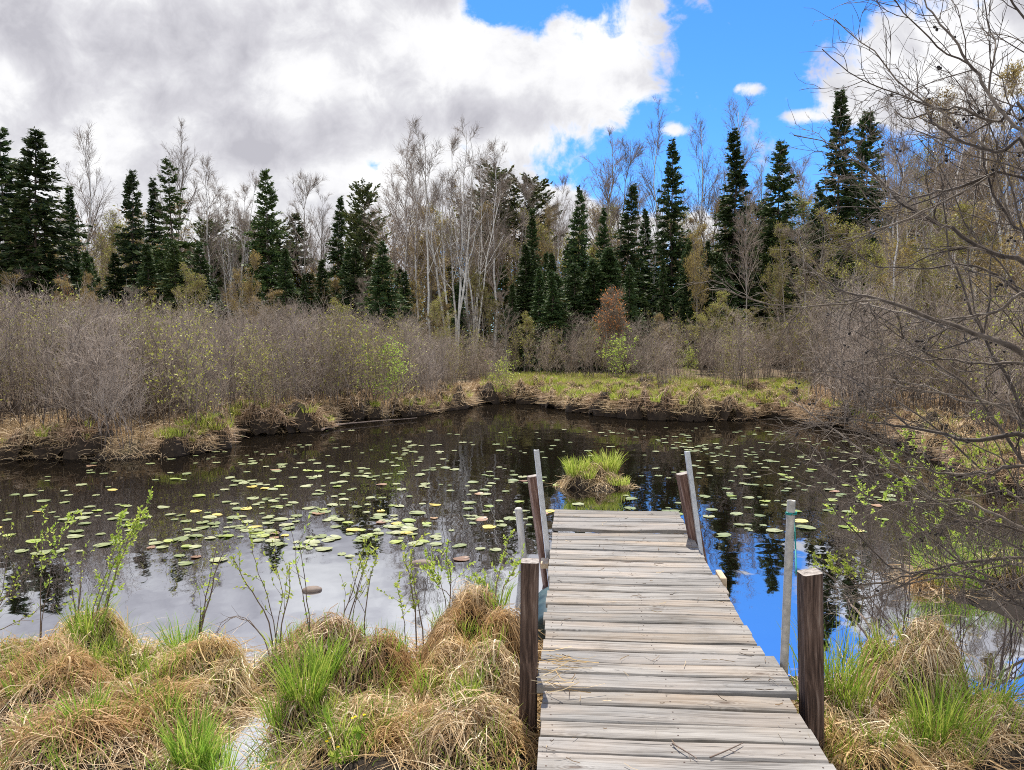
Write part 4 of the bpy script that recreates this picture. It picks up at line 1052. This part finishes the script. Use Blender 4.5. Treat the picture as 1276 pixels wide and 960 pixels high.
sapling([[(386, 790), (378, 745), (370, 700), (362, 655)], [(385, 788), (382, 740), (376, 700), (372, 670)]], 4.5, 'long straight bare stem rising from the round topped hummock', 5, 7, twn=3)
sapling([[(425, 782), (436, 745), (448, 705), (456, 668)], [(432, 782), (446, 735), (456, 700), (462, 678)], [(438, 782), (445, 740), (452, 715), (446, 690)], [(455, 778), (458, 745), (462, 715), (470, 695)]], 4.7, 'bundle of thin shoots with pale leafy tips between two hummocks', 12, 8, bias=.7)
sapling([[(505, 790), (502, 765), (498, 745), (494, 730)], [(518, 775), (514, 740), (508, 712), (505, 690)], [(524, 770), (516, 730), (512, 700), (515, 680)]], 4.9, 'leafy willow shoots at the left flank of the tallest hummock', 22, 9, bias=.4)
sapling([[(556, 752), (548, 725), (540, 708), (535, 695)], [(560, 752), (562, 720), (556, 695), (560, 672)], [(565, 750), (545, 730), (538, 715), (530, 705)]], 4.9, 'yellow green leafy shoots on top of the tallest hummock', 26, 10, bias=.45)
sapling([[(618, 742), (622, 715), (628, 692), (634, 672)], [(625, 742), (632, 725), (640, 710), (646, 700)], [(612, 745), (606, 730), (598, 722), (590, 716)]], 4.95, 'small lime leaved willow shoot beside the near left post', 24, 11, bias=.3, mt='twig_tan')
sapling([[(330, 800), (306, 772), (285, 772), (262, 800)], [(330, 800), (300, 768), (275, 778), (268, 805)]], 4.7, 'bare twig arching down to the water beside the round topped hummock', 0, 12)

# ------------------------------------------------------------------ alder leaning in from the right
def alder():
    rng = np.random.default_rng(900)
    base = A([4.25, 5.3, .05]); o = empty('alder_bush', base); tag(o, 'large leafless alder reaching in from the right edge over the water', 'alder')
    bl, bt, bn, bg = MB(), MB(), MB(), MB()
    limbs = [  # sightings, distance at the right end, distance at the tip, thickness
     ([(1290, 240), (1184, 238), (1150, 244), (1125, 253), (1100, 249)], 4.6, 5.4, .011),
     ([(1290, 208), (1244, 191), (1212, 181), (1175, 162), (1159, 147), (1152, 128), (1158, 112)], 4.3, 4.9, .011),
     ([(1290, 160), (1244, 153), (1197, 137), (1169, 136), (1137, 147), (1115, 142)], 4.4, 4.9, .009),
     ([(1300, 215), (1256, 150), (1224, 103), (1205, 75), (1183, 40), (1164, 19), (1150, -6)], 4.2, 4.7, .010),
     ([(1300, 352), (1237, 319), (1194, 290), (1156, 272), (1125, 253), (1106, 234), (1091, 219), (1069, 194)], 4.7, 5.5, .015),
     ([(1300, 462), (1218, 417), (1162, 398), (1103, 375), (1062, 366), (1028, 350), (998, 322)], 4.3, 5.2, .017),
     ([(1300, 380), (1244, 387), (1203, 395), (1158, 400), (1121, 404)], 4.5, 5.0, .010),
     ([(1300, 470), (1229, 455), (1184, 449), (1136, 447), (1113, 436)], 4.6, 5.2, .010),
     ([(1300, 552), (1210, 550), (1173, 540), (1117, 529), (1069, 525), (1020, 517)], 4.4, 5.4, .015),
     ([(1300, 585), (1229, 591), (1173, 591), (1136, 583), (1091, 583)], 4.4, 4.9, .010),
     ([(1300, 672), (1218, 630), (1173, 619), (1128, 589), (1095, 560)], 4.5, 5.2, .011),
     ([(1300, 696), (1193, 703), (1127, 720), (1085, 728), (1037, 732)], 4.9, 5.0, .012),
     ([(1300, 760), (1200, 716), (1131, 713), (1097, 697), (1056, 651), (1018, 607)], 4.7, 5.2, .008),
     ([(1300, 755), (1200, 700), (1120, 640), (1050, 600), (1008, 568)], 4.8, 5.6, .009),
     ([(1300, 700), (1190, 640), (1100, 580), (1030, 530), (985, 498)], 4.9, 6.0, .010),
     ([(1300, 560), (1252, 467), (1227, 422), (1200, 360), (1180, 290), (1172, 215)], 5.0, 5.6, .013),
     ([(1310, 620), (1262, 560), (1222, 500), (1170, 455), (1120, 415), (1085, 385)], 4.8, 5.6, .012),
     ([(1300, 330), (1262, 280), (1235, 235), (1225, 180), (1240, 120)], 4.5, 4.9, .010),
     ([(1300, 640), (1240, 600), (1180, 545), (1120, 500), (1060, 470), (1030, 440)], 5.1, 6.2, .010),
     ([(1300, 800), (1240, 745), (1190, 690), (1160, 630), (1140, 560)], 5.0, 5.6, .009),
     ([(1310, 420), (1250, 350), (1200, 330), (1150, 335), (1090, 330), (1050, 300)], 5.2, 6.0, .010),
     ([(1300, 520), (1200, 500), (1150, 480), (1080, 470)], 5.0, 5.8, .009),
    ]
    LP, LR = [], []
    for pts, d0, d1, th in limbs:
        n = len(pts); W = [D(x, y, d0 + (d1 - d0) * i / (n - 1)) for i, (x, y) in enumerate(pts)]
        first = W[0]; bb = base + A([rng.normal() * .15, rng.normal() * .2, 0])
        mid = bb * .45 + first * .55 + A([.35, .05, -.1 * (first[2] - 1)])
        P = smooth([bb, bb + (mid - bb) * .5 + A([.1, 0, .1]), mid] + W, 30)
        P[8:] += rng.normal(size=(22, 3)) * .006
        R = np.concatenate([np.linspace(th * 2.0, th * 1.1, 9), np.linspace(th * 1.08, .0035, 21)])
        bl.tubes(P[None], R[None] * 1.05, 7); LP.append(P - base); LR.append(R)
    bl.V = [v - base.astype(np.float32) for v in bl.V]
    P = np.stack(LP); R = np.stack(LR)
    Q1, S1 = spawn(rng, P, R, 2, .32, .80, (.25, .7), (.7, 1.6), 12, .015, .13, .75, .0055, .3)
    bl.tubes(Q1, S1, 6)
    q1, s1 = spawn(rng, Q1, S1, 8, .15, 1, (.4, 1.0), (.2, .6), 7, .03, .22, .55, .0026, .35); bt.tubes(q1, s1, 5)
    q2, s2 = spawn(rng, q1, s1, 4, .15, 1, (.4, 1.0), (.1, .32), 5, .02, .2, .65, .0018, .3); bt.tubes(q2, s2, 4)
    P1, R1 = spawn(rng, P, R, 9, .30, 1, (.4, 1.0), (.25, .8), 7, .03, .22, .5, .0026, .35)
    bt.tubes(P1, R1, 5)
    P2, R2 = spawn(rng, P1, R1, 5, .15, 1, (.4, 1.0), (.12, .38), 5, .02, .2, .65, .0018, .3)
    bt.tubes(P2, R2, 4)
    P3, R3 = spawn(rng, P2, R2, 2, .3, 1, (.4, .9), (.05, .16), 4, .02, .2, .7, .0014, .3)
    bt.tubes(P3, R3, 3)
    link('limbs', bl.mesh('limbs', M['alder']), o); link('twigs', bt.mesh('twigs', M['alder']), o)
    n = 120; C, Dr = ends(P2, rng, n); n_c = 0
    for c, dd in zip(C, Dr):
        for q in range(rng.integers(1, 4)):
            cc = c + rng.normal(size=3) * .012; ax = unit(rng.normal(size=3)); t = A([-1, -.6, 0, .6, 1.0])[:, None] * .011
            bn.tubes((cc + ax * t)[None], A([[.001, .0065, .009, .0065, .001]]), 6)
    k = link('cones', bn.mesh('cones', M['cone']), o); k['kind'] = 'stuff'
    return o
alder()
def leafy_spray(px, py, d, n, rad, label, seed):
    rng = np.random.default_rng(700 + seed); c = D(px, py, d); root = A([c[0] + rng.uniform(.2, .5), c[1] + .2, .0])
    o = empty('willow_sapling', root); tag(o, label, 'sapling'); bs, bl = MB(), MB()
    for k in range(6):
        e = c + rng.normal(size=3) * A([rad, rad, rad * .7]); P = smooth([root + rng.normal(size=3) * .04, (root * .4 + e * .6) + A([rng.normal() * .06, 0, .08]), e], 10) - root; R = np.linspace(.004, .0015, 10)
        bs.tubes(P[None], R[None], 4); P1, R1 = spawn(rng, P[None], R[None], 5, .5, 1, (.3, .8), (.08, .22), 4, .05, .15, .6, .0012); bs.tubes(P1, R1, 3)
        C, Dr = ends(P1, rng, n // 6); bl.leaves(C, Dr + rng.normal(size=C.shape) * .6, rng.uniform(.018, .040, len(C)), rng.uniform(.009, .018, len(C)), rng)
    link('stems', bs.mesh('stems', M['dark_stem']), o); link('leaves', bl.mesh('leaves', M['lime']), o)
for i, (px, py, d, n, r, lab) in enumerate(((1105, 592, 5.6, 420, .20, 'largest lime leaved willow spray hanging under the alder branches'), (1035, 690, 5.0, 150, .10, 'small lime leaved sprig over the water right of the grey pipe'),
      (1075, 610, 5.9, 160, .16, 'lime leaved sprig left of the largest spray under the alder'), (1170, 640, 5.4, 160, .16, 'lime leaved sprig low among the alder branches'), (1235, 600, 5.2, 200, .2, 'lime leaved spray near the right edge among alder limbs'),
      (1250, 525, 5.6, 200, .2, 'upper lime leaved spray at the right edge behind alder limbs'), (1155, 560, 6.2, 160, .2, 'lime leaves behind the thick level alder limb'))):
    leafy_spray(px, py, d, n * 2, r, lab, i)

# ------------------------------------------------------------------ small things
def stone(px, py, size, label, seed, name='stone', m='stone'):
    rng = np.random.default_rng(seed); p = G(px, py); b = MB(); nr, na = 7, 14; V = []
    for i in range(nr):
        t = pi * .62 * i / (nr - 1)
        for j in range(na):
            a = 2 * pi * j / na; q = 1 + .1 * sin(2 * a + 1) + .06 * sin(5 * a + i) + rng.normal() * .02
            V.append((size[0] * sin(t) * cos(a) * q, size[1] * sin(t) * sin(a) * q, size[2] * (cos(t))))
    b.add(V, [(i * na + j, (i + 1) * na + j, (i + 1) * na + (j + 1) % na, i * na + (j + 1) % na) for i in range(nr - 1) for j in range(na)])
    o = b.build(name, M[m]); o.location = (p[0], p[1], .005); o.rotation_euler.z = rng.uniform(-.3, .3); return tag(o, label, 'stone')
stone(389, 736, (.075, .055, .03), 'small brown stone just breaking the reflected clouds left of the dock', 1)
stone(527, 703, (.11, .05, .035), 'flat brown stone in the reflection of the birches left of the dock', 2)
stone(40, 800, (.14, .05, .02), 'flat wet stone by the left edge waterline', 3)
def stick(pts, d, r, label, seed):
    rng = np.random.default_rng(seed); P = smooth([G(x, y, z) if z is not None else D(x, y, d) for x, y, z in pts], 14); P += rng.normal(size=P.shape) * .004
    R = np.linspace(r, r * .35, 14); b = MB(); b.tubes(P[None], R[None], 6); P1, R1 = spawn(rng, P[None], R[None], 4, .2, .9, (.4, .9), (.08, .3), 4, .05, .12, .5, .002); b.tubes(P1, R1, 4)
    return tag(b.build('fallen_branch', M['dark_stem']), label, 'branch')
stick([(1098, 802, .02), (1080, 775, .05), (1060, 752, .03), (1048, 738, -.02)], 5, .012, 'dark broken stick poking from the water left of the domed tussock', 1)
stick([(1215, 872, .03), (1250, 850, .06), (1290, 838, .05)], 5, .010, 'dark twig lying in the water by the lower right edge', 2)
stick([(262, 520, .25), (255, 535, .12), (250, 545, .3)], 15, .02, 'short dark snag leaning over the left bank corner', 3)
stick([(880, 518, .10), (930, 516, .12), (975, 512, .10), (1010, 505, .25)], 19, .014, 'pale fallen branch along the waterline of the right bank', 4)
stick([(400, 536, .06), (430, 528, .07), (520, 521, .05)], 17, .022, 'fallen log along the waterline of the left bank', 5)
def marigold(px, py, z, label, seed):
    rng = np.random.default_rng(seed); p = G(px, py, z); o = empty('marsh_marigold', p - A([0, 0, .16])); tag(o, label, 'flower')
    bs, bl = MB(), MB(); bp = MB()
    for k in range(3):
        e = A([rng.normal() * .04, rng.normal() * .03, .16 + rng.normal() * .02]); P = smooth([(0, 0, 0), e * .5 + A([rng.normal() * .01, 0, .01]), e], 6); bs.tubes(P[None], np.full((1, 6), .0018), 4)
        a = np.arange(5) * 1.2566; Dp = np.stack([np.cos(a), np.sin(a), 0 * a + .5], -1); bp.leaves(np.tile(e, (5, 1)), Dp, .010, .009, rng)
        bl.leaves(np.tile(e * .55, (4, 1)), rng.normal(size=(4, 3)) + A([0, 0, .3]), .04, .035, rng)
    link('stems', bs.mesh('stems', M['green']), o); link('leaves', bl.mesh('leaves', M['green']), o); link('petals', bp.mesh('petals', M['petal']), o)
marigold(449, 896, .20, 'yellow marsh marigold in the hollow below the round topped hummock', 1)
marigold(420, 927, .17, 'yellow marsh marigold among the green blades at the bottom edge', 2)
b = MB(); rng = np.random.default_rng(3); n = 26         # straw blown onto the boards
Pp = []
for k in range(n):
    c = dockpt(-.10 + abs(rng.normal()) * .10, rng.uniform(3.5, 4.1), .362); a = rng.normal() * .5; L = rng.uniform(.1, .26); t = np.linspace(-.5, .5, 5)
    Pp.append(np.stack([c[0] + L * t * cos(a), c[1] + L * t * sin(a) + .02 * t ** 2, c[2] + .004 + .02 * np.abs(t) + rng.uniform(0, .01) + 0 * t], -1))
P = np.stack(Pp); b.ribbons(P, np.full((n, 5), .004), blade_side(P, rng)); tag(b.build('loose_straw', M['straw']), 'loose straw blown onto the left edge of the dock', kind='stuff')

b = MB(); rng = np.random.default_rng(8); n = 150; Pp = []
for k in range(n):
    ly = rng.uniform(2.9, 7.4); c = dockpt(-.08 + 1.15 * rng.beta(.7, .7), ly, (.325 if ly < 3.7 else .340 if ly < 6.74 else .360) + .004); a = rng.uniform(0, 6.28); L = rng.uniform(.015, .09); t = np.linspace(-.5, .5, 5)
    Pp.append(np.stack([c[0] + L * t * cos(a), c[1] + L * t * sin(a) + .1 * rng.normal() * t * t * L * 4, c[2] + .003 + .03 * L * np.abs(t) * 4 + 0 * t], -1))
P = np.stack(Pp); b.ribbons(P, rng.uniform(.002, .005, n)[:, None] * np.ones((1, 5)), blade_side(P, rng)); tag(b.build('plant_litter', M['dead_bits']), 'bits of dead grass and bark lying on the dock boards', kind='stuff')
def deck_twig(pts, label, seed):
    rng = np.random.default_rng(seed); P = smooth([dockpt(x, y, z) for x, y, z in pts], 10); b = MB(); b.tubes(P[None], np.linspace(.004, .002, 10)[None], 6)
    P1, R1 = spawn(rng, P[None], np.linspace(.003, .002, 10)[None], 2, .4, .9, (.4, .8), (.04, .08), 4, 0, .1, .6, .0012); b.tubes(P1, R1, 4)
    tag(b.build('twig', M['dark_stem']), label, 'twig')
deck_twig([(.46, 3.22, .332), (.50, 3.16, .336), (.545, 3.11, .332)], 'short dark twig lying on the ramp boards near the bottom of the photo', 1)
deck_twig([(.60, 3.12, .332), (.68, 3.17, .338), (.76, 3.24, .334)], 'longer pale twig on the ramp boards pointing to the right posts', 2)
# ------------------------------------------------------------------ sky, sun, camera
SUN_AZ, SUN_EL = radians(-6), radians(62)      # azimuth from the view direction, left negative
W = bpy.data.worlds.new('World'); S.world = W; W.use_nodes = True
t = W.node_tree; t.nodes.clear(); N = NT(t)
sky = N.n('ShaderNodeTexSky', sky_type='NISHITA', sun_disc=False, sun_elevation=SUN_EL, sun_rotation=SUN_AZ, altitude=300, air_density=1.0, dust_density=.4, ozone_density=2.0)
tc = N.n('ShaderNodeTexCoord').outputs['Generated']
dx, dy, dz = N.n('ShaderNodeSeparateXYZ', ins={0: tc}).outputs
dyc = N.math('MAXIMUM', dy, .12)
u = N.math('DIVIDE', dx, dyc); v = N.math('DIVIDE', dz, dyc)
uv = N.n('ShaderNodeCombineXYZ', ins={0: u, 1: v, 2: 0.0}).outputs[0]
zz = N.math('ADD', N.math('MAXIMUM', dz, 0.0), .16)
cp = N.n('ShaderNodeCombineXYZ', ins={0: N.math('DIVIDE', dx, zz), 1: N.math('DIVIDE', dy, zz), 2: 0.0}).outputs[0]
wv = N.n('ShaderNodeTexNoise', ins={'Vector': cp, 'Scale': 1.3, 'Detail': 3.0})
cpw = N.n('ShaderNodeVectorMath', operation='MULTIPLY_ADD', ins={0: wv.outputs['Color'], 1: (.5, .5, .5), 2: cp}).outputs[0]
n_big = N.noise(cpw, 1.1, 7, .55); n_fine = N.noise(cpw, 3.6, 6, .6); n_uv = N.noise(uv, 7.0, 7, .58, .3)
def blob(px, py, rx, ry, wgt, acc):
    cu, cv = (px - PCX) / FOC, (419 - py) / FOC
    m_ = N.mapping(uv, (FOC / rx, FOC / ry, 1), (-cu * FOC / rx, -cv * FOC / ry, 0))
    ln = N.n('ShaderNodeVectorMath', operation='LENGTH', ins={0: m_}).outputs['Value']
    f = N.mr(ln, 0, 1, wgt, 0, True)
    return f if acc is None else N.math('ADD', acc, f)
cov = None
for q in [(150, 60, 560, 330, 1.0), (420, 110, 420, 220, .8), (640, 130, 230, 130, .6), (755, 90, 120, 120, .55), (800, 10, 60, 70, .30), (-300, 100, 600, 500, .9),
          (640, 12, 75, 50, -.75), (660, 50, 40, 25, -.2), (1220, 90, 300, 120, 1.15), (1080, 135, 150, 55, .6), (1120, 70, 100, 42, .45), (1260, 20, 160, 70, .6), (925, 118, 40, 18, .62), (992, 152, 48, 18, .6), (838, 168, 34, 18, .6),
          (700, 290, 170, 75, 1.0), (860, 290, 130, 60, .75), (760, 240, 70, 40, .2), (330, 170, 26, 12, -.0), (985, 60, 130, 90, -.25), (1600, 150, 320, 320, .8), (150, -400, 900, 560, .9), (300, 280, 460, 120, 1.0), (570, 255, 180, 75, .7), (860, 215, 70, 40, -.12)]:
    if q[4]: cov = blob(*q, cov)
n_wisp = N.noise(uv, 19.0, 6, .6, .5)
nz = N.math('ADD', N.math('MULTIPLY', N.math('SUBTRACT', n_uv, .5), 2.1), N.math('ADD', N.math('MULTIPLY', N.math('SUBTRACT', n_fine, .5), .6), N.math('MULTIPLY', N.math('SUBTRACT', n_wisp, .5), 1.25)))
covn = N.math('ADD', cov, nz)
back_fill = N.mr(dy, .10, -.25, 0, 1, True)                # unseen bright clouds added behind the camera as fill light
mask = N.mr(N.math('ADD', covn, N.math('MULTIPLY', back_fill, .6)), .18, .56, 0, 1, True)
shade = None                                     # thick grey bases (+) and sunlit tops (-)
for q in [(170, 70, 260, 90, .55), (330, 50, 180, 80, .40), (60, 30, 200, 60, .3), (420, 165, 210, 60, .55), (600, 150, 150, 45, .50), (240, 130, 150, 50, .35), (530, 10, 90, 35, .35), (700, 150, 80, 30, .25), (1240, 25, 90, 40, .3), (330, 195, 160, 30, .25), (-250, 100, 400, 300, .4), (150, -400, 900, 500, .35),
          (380, 95, 70, 40, -.40), (200, 100, 60, 30, -.35), (560, 70, 120, 60, -.35), (740, 60, 90, 60, -.4), (20, 110, 70, 40, -.4), (780, 130, 70, 30, -.3), (640, 185, 80, 25, -.25), (1180, 110, 150, 50, -.3), (440, 235, 120, 30, -.2)]:
    shade = blob(*q, shade)
sh = N.math('ADD', shade, N.math('ADD', N.math('MULTIPLY', N.math('SUBTRACT', n_big, .5), .55), N.math('ADD', N.math('MULTIPLY', N.math('SUBTRACT', n_uv, .5), 2.3), N.math('MULTIPLY', N.math('SUBTRACT', n_wisp, .5), 1.1))))
sh = N.math('SUBTRACT', sh, N.math('MULTIPLY', back_fill, .5))
cc = N.ramp(N.mr(sh, -.35, .75), [(0, (.99, .99, 1.0)), (.28, (.90, .90, .92)), (.46, (.76, .76, .795)), (.64, (.67, .665, .71)), (1, (.52, .515, .565))])
CLOUD = 5.3
cl = N.n('ShaderNodeVectorMath', operation='SCALE', ins={0: cc, 'Scale': N.math('MULTIPLY', N.math('ADD', N.math('MULTIPLY', back_fill, .25), 1.0), CLOUD)}).outputs[0]
blue = N.mix(1.0, sky.outputs[0], (.43, .67, 1.02), 'MULTIPLY')
blue = N.n('ShaderNodeHueSaturation', ins={'Color': blue, 'Saturation': 1.08, 'Value': 1.0}).outputs[0]
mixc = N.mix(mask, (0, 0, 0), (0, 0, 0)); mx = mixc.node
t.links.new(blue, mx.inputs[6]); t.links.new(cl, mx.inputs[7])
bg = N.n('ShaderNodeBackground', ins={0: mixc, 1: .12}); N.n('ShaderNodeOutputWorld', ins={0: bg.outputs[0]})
W.cycles.sampling_method = 'MANUAL'; W.cycles.sample_map_resolution = 512

sl = bpy.data.lights.new('sun', 'SUN'); sl.energy = 5.0; sl.angle = radians(.5); sl.color = (1, .93, .82)
so = bpy.data.objects.new('sun', sl); COL.objects.link(so)
from mathutils import Vector
sv = Vector((sin(SUN_AZ) * cos(SUN_EL), cos(SUN_AZ) * cos(SUN_EL), sin(SUN_EL)))
so.rotation_euler = sv.to_track_quat('Z', 'Y').to_euler(); so.location = (-20, -10, 40)

cam = bpy.data.cameras.new('camera'); cam.sensor_width = 36; cam.lens = 36 * FOC / 1276; cam.clip_end = 3000; cam.clip_start = .05
co = bpy.data.objects.new('camera', cam); COL.objects.link(co); co.location = (0, 0, CAM_H); co.rotation_euler = (pi / 2 - TH, 0, 0)
S.camera = co
S.render.engine = 'CYCLES'
c = S.cycles; c.max_bounces = 6; c.diffuse_bounces = 3; c.glossy_bounces = 3; c.transmission_bounces = 3; c.transparent_max_bounces = 4
c.use_denoising = False; c.denoiser = 'OPENIMAGEDENOISE'; c.sample_clamp_indirect = 6
c.filter_width = 1.0
S.view_settings.view_transform = 'Standard'; S.view_settings.look = 'None'; S.view_settings.gamma = 1; S.view_settings.exposure = .74
